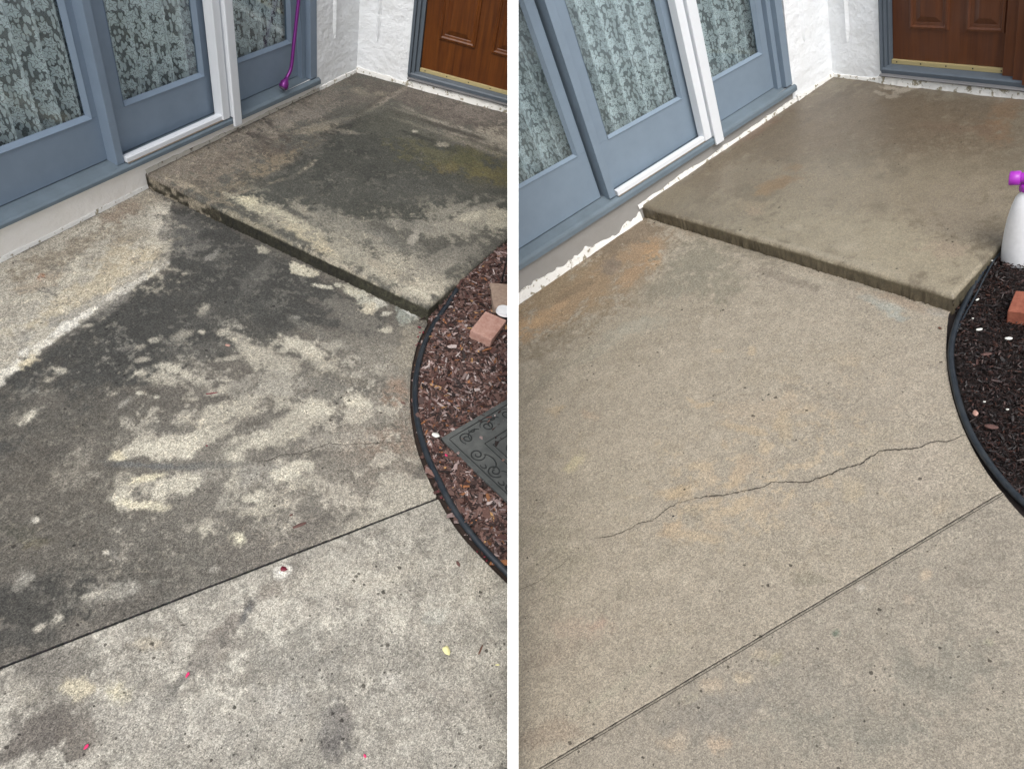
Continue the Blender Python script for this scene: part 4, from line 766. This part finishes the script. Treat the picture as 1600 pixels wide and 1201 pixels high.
def dp(E, px, py, w=0):
    # a measured point on the entry wall, w metres behind its face: distance along the wall and height
    a = Vector(E['a']); U = (Vector(E['b']) - a).normalized(); Nn = Vector((-U.y, U.x, 0))
    if Nn.x < 0: Nn = -Nn
    r = P.ray(px, py); q = P.c + r * (((a + Nn * w) - P.c).dot(Nn) / r.dot(Nn)); return (q - a).dot(U), q.z
def tilted(o, base, rz=0):
    o.matrix_world = P.M @ Matrix.Translation(Vector(base)) @ Matrix.Rotation(rz, 4, 'Z'); return o
def rot2(v, t): return Vector((v.x * math.cos(t) - v.y * math.sin(t), v.x * math.sin(t) + v.y * math.cos(t), v.z))
def brick(name, label, c, rz, dims, z0, mat, tilt=0):
    bm = bmesh.new(); box(bm, -dims[0] / 2, dims[0] / 2, -dims[1] / 2, dims[1] / 2, 0, dims[2], .004, lambda v: rot2(Vector((v.x + (random.uniform(-.0006, .0006)), v.y, v.z + v.x * tilt)), rz) + Vector((c[0], c[1], z0)))
    o = obj(name, bm, mat, base=(c[0], c[1], z0)); return tag(o, label, 'brick')
def hose(px, r, label, z):
    pts = spline([(lambda q_: q_ + Vector((0, 0, zz + bedz(q_.x, q_.y))))(P.g(x, y, z)) for x, y, zz in px], 10)
    bm = bmesh.new(); tube(bm, pts, r, 14); o = obj('rubber_hose', bm, M['hose'], smooth=True); return tag(o, label, 'hose')
def bit(name, label, cat, px, py, L, Wd, ang, mat, z=0, group=None, shape='petal', lift=.002):
    if name in ('petal', 'dried_petal'): L *= .78; Wd *= .78
    c = P.g(px, py, z); t = R(ang); c.z += bedz(c.x, c.y) if z > 0 else 0; d = P.g(px + 10 * math.cos(t), py + 10 * math.sin(t), z) - c; rz = math.atan2(d.y, d.x)
    bm = bmesh.new()
    if shape == 'petal':
        prof = [(-.5, .12), (-.3, .55), (0, 1), (.3, .8), (.5, .2)]
    elif shape == 'leaf': prof = [(-.5, .5), (-.35, 1), (.1, .9), (.3, .5), (.5, .05)]
    else: prof = [(-.5, .5), (-.2, .9), (.1, 1), (.35, .7), (.5, .3)]
    rows = []
    for i, (u, v) in enumerate(prof):
        j = random.uniform(.85, 1.15); th = .0012 if shape != 'chip' else .003
        cup = .12 * L * (u * u * 2)
        rows.append([bm.verts.new(c + rot2(Vector((u * L, s * v * j * Wd / 2, 0)), rz) + Vector((0, 0, lift + (abs(s) * .10 * Wd * (shape != 'chip')) + cup * (shape != 'chip') + dz))) for s, dz in ((-1, 0), (0, th * .5), (1, 0), (1, -th), (0, -th * .8), (-1, -th))])
    for r0, r1 in zip(rows, rows[1:]):
        for k in range(6): bm.faces.new((r0[k], r0[(k + 1) % 6], r1[(k + 1) % 6], r1[k]))
    bm.faces.new(rows[0]); bm.faces.new(rows[-1][::-1]); bmesh.ops.recalc_face_normals(bm, faces=bm.faces)
    o = obj(name, bm, mat, base=tuple(c + Vector((0, 0, lift))), smooth=True)
    if o: tag(o, label, cat, group)

# ================================================================== LEFT: the stained patio
P = PL
L_EDGE = [(668, 506), (655, 530), (646, 560), (641, 600), (642, 650), (651, 700), (668, 745), (686, 781), (716, 830), (752, 870), (800, 918), (860, 970)]
def riser_l(c):
    # moss-blackened riser, scraped and paler near the wall and toward the outer end
    t = -c.y / 1.39; b = np.array(lin((44, 43, 33)))
    if c.x > .05: b = np.array(lin((100, 97, 84)))
    elif t < .28:
        k = vnoise(np.array([c.y]), np.array([c.z * 2]), .03, 5)[0]; g_ = min(1, max(0, (.30 - t) / .12)); b = np.array(lin((138, 130, 114) if k > .02 + .3 * (1 - g_) else (62, 58, 46)))
    elif t > .7: b = b * (1 + (t - .7) * 3.2)
    b = b * (1 + .9 * vnoise(np.array([c.y]), np.array([c.z]), .012, 8)[0]); return tuple(np.clip(b * KA, .01, 1))
e, j0, j1 = slabs(L_EDGE, ((24, 1033), (683, 778)), (-.032, -1.393, 0), (.614, -1.437, 0), ((3.2, -1.62, 0), (3.2, .03, 0)), .07, ST_L, SB_L, SU_L,
                  ((106, 101, 93), (157, 152, 141), (96, 94, 86)), (M['conc_old'], M['conc_old'], M['conc_pit']), .0075, riser_l)
PAL_L = [(60, 42, 38, 3), (92, 66, 58, 4), (122, 94, 86, 3.4), (150, 130, 126, 2.8), (182, 168, 164, 1), (44, 32, 30, 4), (148, 98, 62, .5), (108, 84, 78, 3), (190, 148, 100, .2), (82, 52, 46, 3)]
bed(e, (-.032, -1.393, 0), (.614, -1.437, 0), (3.2, -1.62, 0), None, M['mulch_l'], M['soil_l'], PAL_L, 17000, ((.009, .034),), .0)
hose([(712, 462, .0), (700, 478, .0), (682, 500, .001), (668, 526, .002), (657, 556, .002), (649, 600, .002), (651, 650, .002), (664, 702, .002), (686, 752, .002), (712, 800, .002), (748, 848, .002), (796, 898, .002), (860, 960, .002)],   .0102,
     'slim black hose curving along the light brown bark bed beside the stained patio', .007)
ribbon_crack([(640, 689), (600, 690), (570, 695), (545, 694), (515, 692), (495, 700), (470, 708), (440, 712), (415, 720), (395, 722)], .0022, amp=.003)
WL = dict(name='l', rt=.004, z=(.125, .150, .158, .343), slope=(-.012, -.002, -.004), lean=.012, h=.07, xe=1.207, corner=1.60,
          leaves=[(-2.55, -1.05, -.155, -.112), (-.090, -.045 + .047, .449, .515), (.560, .626, 1.070, 1.118)],
          posts=[(-.125, -.091, .0, .09), (1.118, 1.152, .022, .09), (1.152, 1.207, -.008, .09)],
          white=((.468, .512), (.521, .571)), wz=.112, track=(.155, .177), tx=-.086, strip=(1.362, .325),
          blue=M['blue'], lace=M['lace_l'], plinth=M['plinth_l'], pleat=.085, sway=-.05, ridge_h=(.017, .080), ridge_j=.004,
          door_label='blue framed sliding patio doors with a white screen post, above the dark stained concrete',
          wall_label='white stucco wall under the blue doors with the purple wand, off-white at its foot',
          curtains=['white floral lace curtain in the left pane beside the stained patio', 'white floral lace curtain in the middle pane above the white track, stained patio side', 'dimmer floral lace curtain behind the pane next to the purple wand'])
glass_wall(WL)
EL = dict(a=(1.60, 0, 0), b=(1.826, -.883, 0), h=.07)
ua = dp(EL, 637, 116)[0]; ub = dp(EL, 657, 104, .04)[0]; pu = dp(EL, 685, 62, .04); pv = dp(EL, 743, 73, .04); pw = dp(EL, 768, 78, .04)
print('EL', ua, ub, pu, pv, pw, dp(EL, 656, 112, .04), dp(EL, 792, 147, .04), dp(EL, 640, 126, -.02), dp(EL, 590, 65))
EL.update(u=(ua, ub, ub + .60, ub + .66), zl=.113, zb=(.153, .174), pz=.355, panels=[(pu[0], pv[0]), (pw[0], pw[0] + .2)], strip=(dp(EL, 590, 65)[0], .282), wood=M['wood_l'],
          wall_label='white stucco wall beside the shiny brown door, above the mossy step', door_label='shiny brown panelled front door with a brass strip, above the mossy step')
entry_wall(EL)
# purple wand leaning in the corner of the blue door
t = thing('watering_wand', 'purple metal wand with a flared foot leaning on the blue door frame', 'wand', tuple(P.wl(442, 138, -.012)))
a = P.wl(442, 137, -.014); b_ = P.wl(448, 122, -.014); c_ = P.wl(455, 105, -.014); d_ = P.wl(459, 70, -.008); e_ = P.wl(464, 24, .004)
up = (e_ - d_).normalized(); pts = spline([b_, c_, d_, e_, e_ + up * .35, e_ + up * .8], 8); bm = bmesh.new(); tube(bm, pts, .0088, 14); obj('shaft', bm, M['purple'], t, smooth=True)
bm = bmesh.new(); ax = (b_ - a).normalized(); tube(bm, [a, a + ax * .004, a + ax * .028, a + ax * .040, b_ + ax * .004], [.0200, .0225, .0210, .0125, .0098], 20); ft = obj('flared_foot', bm, M['purple'], t, smooth=True)
bm = bmesh.new(); tube(bm, [a - ax * .006, a + ax * .001], [.0165, .0178], 20); obj('foot_cap', bm, M['cap'], t)
# bricks, lid, stake, mat on the bark
brick('brick', 'pink brick lying nearest the hose on the brown bark', (.045, -1.622), .02, (.145, .094, .044), bedz(.045, -1.622) - .004, M['brick_pink'])
brick('brick', 'greyer brick behind the pink brick, under the white disc', (.235, -1.592), .55, (.16, .090, .036), bedz(.235, -1.592) - .006, M['brick_grey'])
q = Vector((.150, -1.640, .050)); bm = bmesh.new(); bmesh.ops.create_cone(bm, cap_ends=True, segments=40, radius1=.034, radius2=.031, depth=.010, matrix=Matrix.Translation(q + Vector((0, 0, .007))))
tag(obj('round_lid', bm, M['white_plastic'], base=tuple(q)), 'flat white disc resting on the two bricks in the brown bark', 'lid')
q = P.g(781, 452, 0); bm = bmesh.new(); tube(bm, [q + Vector((0, 0, -.03)), q + Vector((.004, 0, .30))], .004, 8); tag(obj('garden_stake', bm, M['black'], base=tuple(q)), 'thin black stake standing in the brown bark beside the step', 'stake')
mt = thing('rubber_mat', 'grey-green rubber doormat with scroll pattern lying on the brown bark', 'doormat', (-.549, -1.732, .002))
mo = Vector((-.549, -1.732, 0)); ms_ = Vector((.297, -.113, 0)).normalized(); mtv = Vector((-.112, -.30, 0)).normalized()
def mf(s, t_, z): return mo + ms_ * s + mtv * t_ + Vector((0, 0, z))
bm = bmesh.new(); box(bm, 0, .46, 0, .75, .006, .018, .003, lambda v: mf(v.x, v.y, v.z)); obj('mat_base', bm, M['mat'], mt)
def mribbon(bm, pts, w_=.0056, z=.0178, hgt=.0022):
    prev = None
    for i, (s, t_) in enumerate(pts):
        x0, y0 = pts[max(i - 1, 0)]; x1, y1 = pts[min(i + 1, len(pts) - 1)]; l = math.hypot(x1 - x0, y1 - y0) or 1; nx, ny = -(y1 - y0) / l * w_ / 2, (x1 - x0) / l * w_ / 2
        k = .45 + .55 * min(1, i / 5, (len(pts) - 1 - i) / 5); nx *= k; ny *= k
        r = [bm.verts.new(mf(s + nx, t_ + ny, z)), bm.verts.new(mf(s + nx * .5, t_ + ny * .5, z + hgt)), bm.verts.new(mf(s - nx * .5, t_ - ny * .5, z + hgt)), bm.verts.new(mf(s - nx, t_ - ny, z))]
        if prev:
            for k2 in range(3): bm.faces.new((prev[k2], prev[k2 + 1], r[k2 + 1], r[k2]))
        prev = r
def spiral(cx, cy, r0, turns, a0, hand=1):
    n = int(24 * turns); return [(cx + hand * r0 * (1 - .82 * i / n) * math.cos(a0 + 2 * math.pi * turns * i / n), cy + r0 * (1 - .82 * i / n) * math.sin(a0 + 2 * math.pi * turns * i / n)) for i in range(n + 1)]
def arc(cx, cy, rx, ry, a0, a1): return [(cx + rx * math.cos(a0 + (a1 - a0) * i / 16), cy + ry * math.sin(a0 + (a1 - a0) * i / 16)) for i in range(17)]
bm = bmesh.new()
for k in range(5):
    s0 = .06 + k * .095
    if s0 < .42:
        mribbon(bm, spiral(s0 + .012, .052, .026, 1.6, 2.4 + k, 1)); mribbon(bm, arc(s0 + .048, .062, .030, .026, math.pi, math.pi * 2 - .6)); mribbon(bm, arc(s0 + .05, .035, .012, .008, 0, 4))
for k in range(8):
    t0 = .125 + k * .085
    if t0 < .70:
        mribbon(bm, spiral(.052, t0, .027, 1.6, .6 + k * .9, 1)); mribbon(bm, arc(.060, t0 + .042, .024, .032, -1.2, 1.9)); mribbon(bm, arc(.036, t0 + .045, .008, .012, 0, 4))
for pts in ([(.022, .020), (.44, .020)], [(.020, .022), (.020, .73)], [(.105, .105), (.44, .105)], [(.105, .105), (.105, .66)], [(.125, .125), (.44, .125)], [(.125, .125), (.125, .64)]):
    (a0, b0), (a1, b1) = pts; mribbon(bm, [(a0 + (a1 - a0) * i / 20, b0 + (b1 - b0) * i / 20) for i in range(21)], .0046)
mribbon(bm, spiral(.17, .175, .028, 1.5, 1)); mribbon(bm, spiral(.19, .30, .034, 1.5, 3)); mribbon(bm, spiral(.28, .18, .03, 1.5, 5)); mribbon(bm, arc(.23, .24, .05, .03, .3, 3.6))
bmesh.ops.recalc_face_normals(bm, faces=bm.faces); obj('scroll_pattern', bm, M['mat_dark'], mt)
# fallen bits on the concrete
PG = 'fallen petals on the stained patio'
bit('petal', 'bright pink petal on the lower pale slab, by the dark diagonal streak', 'petal', 293, 1054, .018, .009, -60, M['petal'], group=PG)
bit('petal', 'bright pink petal near the bottom left corner on the blotchy slab', 'petal', 135, 1166, .016, .009, -50, M['petal'], group=PG)
bit('petal', 'small red petal at the bottom edge of the pale slab', 'petal', 570, 1180, .012, .008, 60, M['petal'], group=PG)
bit('dried_petal', 'dark red dried petal on a white spot just below the joint', 'petal', 444, 889, .024, .018, 10, M['berry'], group=PG, shape='leaf')
bit('leaf', 'pale yellow leaf on the pale lower slab', 'leaf', 698, 1017, .026, .020, 60, M['leaf_y'], shape='leaf')
bit('leaf_scrap', 'tiny pale yellow leaf scrap right of the larger yellow leaf', 'leaf', 777, 1038, .012, .004, 0, M['leaf_y'])
bit('twig', 'short brown twig right of the pale yellow leaf', 'twig', 751, 1014, .030, .0045, -65, M['twig'], shape='chip')
bit('twig', 'thin dark red stem on the grey stained concrete above the pale flakes', 'twig', 331, 614, .036, .004, -8, M['berry'], shape='chip')
bit('bark_chip', 'long brown bark chip just above the joint', 'bark chip', 468, 820, .040, .012, -22, M['chipwood'], shape='chip', group='loose bark chips on the stained patio')
bit('bark_chip', 'small brown bark crumb left of the red dried petal, above the joint', 'bark chip', 455, 804, .010, .007, -22, M['chipwood'], shape='chip', group='loose bark chips on the stained patio')
bit('bark_chip', 'brown bark chip on the pale slab close to the hose', 'bark chip', 716, 880, .018, .008, 60, M['chipwood'], shape='chip', group='loose bark chips on the stained patio')
bit('bark_chip', 'brown bark chip on the concrete beside the hose, above the hairline crack', 'bark chip', 630, 629, .018, .007, 20, M['chipwood'], shape='chip', group='loose bark chips on the stained patio')
bit('clay_crumb', 'orange clay crumb on the dark stained concrete below the step', 'clay crumb', 356, 539, .016, .011, 10, M['brick_pink'], shape='chip')
bit('petal', 'tiny crimson petal on the blotched middle of the patio', 'petal', 323, 696, .009, .007, 30, M['berry'], group=PG)
for i, (x, y, s) in enumerate([(655, 512, .020), (661, 520, .016), (653, 527, .014), (656, 520, .012), (650, 540, .012), (653, 497 + 40, .010), (689, 778, .010), (684, 768, .009), (757, 870, .010), (760, 876, .010), (745, 862, .008)]):
    bit('dried_petal', 'dark red dried petal caught by the hose ' + ('just below the step corner' if y < 600 else 'where the joint meets the bed' if y < 800 else 'near its lower end'), 'petal', x, y, s, s * .6, rng.uniform(0, 180), M['berry'], group='dried petals along the hose', lift=.004)
bit('petal', 'pink petal on the brown bark left of the rubber mat', 'petal', 697, 711, .014, .010, 40, M['petal'], z=.014, group='petals in the bark')
bit('pebble', 'pale round pebble in the bark at the corner of the mat', 'pebble', 681, 680, .026, .020, 20, M['whitebit'], z=.010, shape='chip', lift=.005)

# ================================================================== RIGHT: the cleaned patio
P = PR
R_EDGE = [(1482, 490), (1479, 520), (1479, 560), (1486, 610), (1498, 650), (1514, 688), (1536, 728), (1565, 768), (1600, 808), (1660, 865)]
def riser_r(c):
    b = np.array(lin((98, 90, 73))) if c.x < .1 else np.array(lin((96, 90, 74)))
    b = b * (1 + .5 * vnoise(np.array([c.y]), np.array([c.z]), .02, 8)[0]); return tuple(np.clip(b * KA, .01, 1))
e, j0, j1 = slabs(R_EDGE, ((870, 1183), (1566, 768)), (.083, -1.568, 0), (.378, -1.528, 0), ((2.6, -1.226, 0), (2.6, .03, 0)), .07, ST_R, SB_R, SU_R,
                  ((157, 147, 130), (151, 142, 127), (120, 110, 92)), (M['conc_new'], M['conc_wet'], M['conc_new2']), .0035, riser_r)
PAL_R = [(38, 25, 22, 5), (48, 31, 27, 4), (66, 42, 36, 2), (30, 23, 22, 6), (84, 54, 44, .5), (90, 76, 74, .12)]
bed(e, (.083, -1.568, 0), (.378, -1.528, 0), (2.6, -1.226, 0), None, M['mulch_r'], M['soil_r'], PAL_R, 21000, ((.003, .013),), .0)
hose([(1561, 396, .0), (1540, 424, .0), (1516, 460, .001), (1499, 494, .002), (1488, 530, .002), (1486, 566, .002), (1494, 612, .002), (1507, 654, .002), (1526, 694, .002), (1556, 738, .002), (1590, 776, .002), (1650, 830, .002)], .0092,
     'black hose curving along the dark wet bed beside the clean patio', .004)
hose([(1578, 392, .0), (1556, 412, .0), (1540, 436, .0), (1524, 464, .0), (1508, 490, -.002), (1495, 516, -.004)], .0032,
     'thin black drip tube lying beside the clean step next to the thicker hose', .010)
ribbon_crack([(1514, 679), (1490, 686), (1468, 690), (1455, 692), (1440, 697), (1420, 701), (1395, 703), (1375, 705), (1362, 714), (1350, 722), (1325, 730), (1310, 735), (1290, 742), (1270, 750), (1255, 752), (1235, 753), (1210, 752), (1180, 762), (1140, 771), (1110, 776), (1085, 778)], .0040, amp=.0035)
ribbon_crack([(1090, 777), (1060, 786), (1045, 792), (1020, 814), (998, 817), (975, 830), (960, 836), (930, 841)], .0024, amp=.003)
ribbon_crack([(920, 858), (895, 870), (880, 880), (862, 892), (850, 903), (830, 912), (806, 925)], .0014, amp=.003)
# the second, tooled line beside the joint
n_ = Vector((-(j0 - j1).y, (j0 - j1).x, 0)).normalized(); bm = bmesh.new(); k_ = .0085 if n_.y < 0 else -.0085
a, b_ = j1 + n_ * k_, j0 + (j0 - j1) * .4 + n_ * k_; dd = n_ * .0008; prev = None
for i in range(161):
    p = a + (b_ - a) * i / 160 + n_ * random.uniform(-.0004, .0004) + Vector((0, 0, .0022)); r_ = (bm.verts.new(p - dd), bm.verts.new(p + dd))
    if prev: bm.faces.new((prev[0], prev[1], r_[1], r_[0]))
    prev = r_
bmesh.ops.recalc_face_normals(bm, faces=bm.faces); tag(obj('tooled_line', bm, M['crack']), kind='structure')
WR = dict(name='r', rt=.011, z=(.147, .182, .195, .430), slope=(-.015, -.02, -.062), lean=.032, h=.07, xe=1.100, corner=1.40,
          leaves=[(-2.55, -1.05, -.205, -.157), (-.130, -.022, .440, .512), (.556, .622, .985, 1.028)],
          posts=[(-.140, -.102, .0, .09), (1.028, 1.056, .022, .09), (1.056, 1.100, -.008, .09)],
          white=((.470, .513), (.519, .572)), wz=.140, track=(.186, .212), tx=-.097, strip=(1.210, .356),
          blue=M['blue_light'], lace=M['lace_r'], plinth=M['plinth_r'], pleat=.09, sway=-.12, ridge_h=(.044, .084), ridge_j=.032,
          door_label='paler blue framed sliding patio doors with a white screen post, above the clean concrete',
          wall_label='white stucco wall under the paler blue doors, paint flaking off its grey foot',
          curtains=['white floral lace curtain in the left pane beside the clean patio', 'white floral lace curtain in the middle pane above the white track, clean patio side', 'greyish floral lace curtain in the far pane beside the clean patio'])
glass_wall(WR)
ER = dict(a=(1.40, 0, 0), b=(1.362, -.959, 0), h=.07)
ua = dp(ER, 1377, 100)[0]; ub = dp(ER, 1394, 92, .04)[0]; uc = dp(ER, 1570, 112, .04)[0]; p1 = dp(ER, 1420, 44, .04); p2 = dp(ER, 1482, 48, .04); p3 = dp(ER, 1508, 50, .04); p4 = dp(ER, 1575, 54, .04)
print('ER', ua, ub, uc, p1, p2, p3, p4, dp(ER, 1395, 97, .04), dp(ER, 1570, 116, .04))
ER.update(u=(ua, ub, uc, uc + .15), zl=.108, zb=(.148, .169), pz=.320, panels=[(p1[0], p2[0]), (p3[0], p4[0] - .012)], strip=(dp(ER, 1325, 62)[0], .273), wood=M['wood_r'],
          wall_label='white stucco wall beside the dull brown door, above the clean step', door_label='dull reddish-brown panelled front door with a brass strip, above the clean step')
entry_wall(ER)
# red brick and sprayer in the wet bed
d1 = Vector((.105, .039, 0)).normalized(); d2 = Vector((d1.y, -d1.x, 0)); cc = Vector((.165, -1.700, 0)) + d2 * .105 + d1 * .0
brick('brick', 'red brick lying in the dark wet bed below the white sprayer', (cc.x, cc.y), math.atan2(d1.y, d1.x), (.11, .20, .052), -.004, M['brick_red'])
tb, rb = .318, .056; bb = Vector((.083 + .991 * tb + .134 * (rb + .006), -1.568 + .134 * tb - .991 * (rb + .006), .018)); sp = thing('spray_bottle', 'white plastic spray bottle with a purple nozzle standing by the clean step', 'spray bottle', tuple(bb))
prof = [(.053, .0), (.056, .002), (.057, .006), (.056, .06), (.053, .12), (.048, .17), (.041, .21), (.032, .245), (.022, .262), (.018, .270), (.018, .285)]
def lathe(bm, c, prof, n=40, sq=1.0):
    rings = [[bm.verts.new(c + Vector((r * math.cos(6.28318 * k / n), sq * r * math.sin(6.28318 * k / n), z))) for k in range(n)] for r, z in prof]
    for r0, r1 in zip(rings, rings[1:]):
        for k in range(n): bm.faces.new((r0[k], r0[(k + 1) % n], r1[(k + 1) % n], r1[k]))
    bm.faces.new(rings[0][::-1]); bm.faces.new(rings[-1]); bmesh.ops.recalc_face_normals(bm, faces=bm.faces)
bm = bmesh.new(); lathe(bm, bb, prof); obj('bottle', bm, M['white_plastic'], sp, smooth=True)
bm = bmesh.new(); lathe(bm, bb + Vector((0, 0, .274)), [(.021, 0), (.022, .002), (.022, .020), (.019, .024)], 24); obj('collar', bm, M['purple_plastic'], sp, smooth=True)
view = (P.g(1500, 380, 0) - P.g(1600, 380, 0)).normalized()     # toward the step
bm = bmesh.new(); h0 = bb + Vector((0, 0, .318)); tube(bm, [h0 - view * .03, h0 - view * .028, h0 + view * .022, h0 + view * .024], [.014, .017, .0165, .015], 20); tube(bm, [h0 + Vector((0, 0, -.03)), h0], [.012, .013], 16); hd = obj('spray_head', bm, M['purple_plastic'], sp, smooth=True)
bm = bmesh.new(); tube(bm, [h0 + view * .022, h0 + view * .024, h0 + view * .050, h0 + view * .053], [.019, .0225, .0225, .020], 22); obj('nozzle', bm, M['purple_plastic'], hd, smooth=True)
bm = bmesh.new(); tube(bm, spline([h0 + view * .012 + Vector((0, 0, -.014)), h0 + view * .02 + Vector((0, 0, -.035)), h0 + view * .012 + Vector((0, 0, -.06))], 5), .005, 10); obj('trigger', bm, M['purple_plastic'], sp, smooth=True)
WG = 'white bits in the wet bed'
for i, (x, y, s, a, lab) in enumerate([(1527, 470, .012, -30, 'white fragment near the top of the dark wet bed, close to the hose'), (1530, 515, .018, -10, 'largest white fragment in the dark wet bed, below the red brick'), (1576, 529, .020, 0, 'greenish white fragment at the right edge of the dark wet bed'),
                                    (1538, 628, .007, 0, 'tiny white grain in the middle of the dark wet bed'), (1574, 640, .008, 0, 'tiny white grain at the right edge of the dark wet bed'), (1520, 498, .006, 0, 'tiny white grain between hose and red brick'), (1549, 418, .006, 0, 'tiny white grain on the soil beside the thin drip tube')]):
    bit('white_fragment', lab, 'fragment', x, y, s, s * .6, a, M['whitebit'], z=.010, group=WG, shape='chip', lift=.004)
bit('bark_chip', 'pale orange bark chip in the dark wet bed beside the hose', 'bark chip', 1524, 645, .022, .014, 80, M['brick_pink'], z=.010, shape='chip')
bit('bark_chip', 'wide flat brown bark chip in the lower wet bed', 'bark chip', 1549, 666, .034, .016, 10, M['chipwood'], z=.010, shape='chip')
bit('bark_chip', 'flat brown bark chip in the upper wet bed', 'bark chip', 1541, 553, .030, .012, -8, M['chipwood'], z=.010, shape='chip')
bit('black_crumb', 'black crumb on the clean concrete below the crack', 'crumb', 1052, 806, .008, .006, -20, M['black'], shape='chip')
bit('dead_leaf', 'curled dark leaf scrap on the clean concrete beside the hose', 'leaf', 1469, 513, .014, .009, 30, M['twig'], shape='leaf')
for o in ALL:
    if '_b' in o: del o['_b']
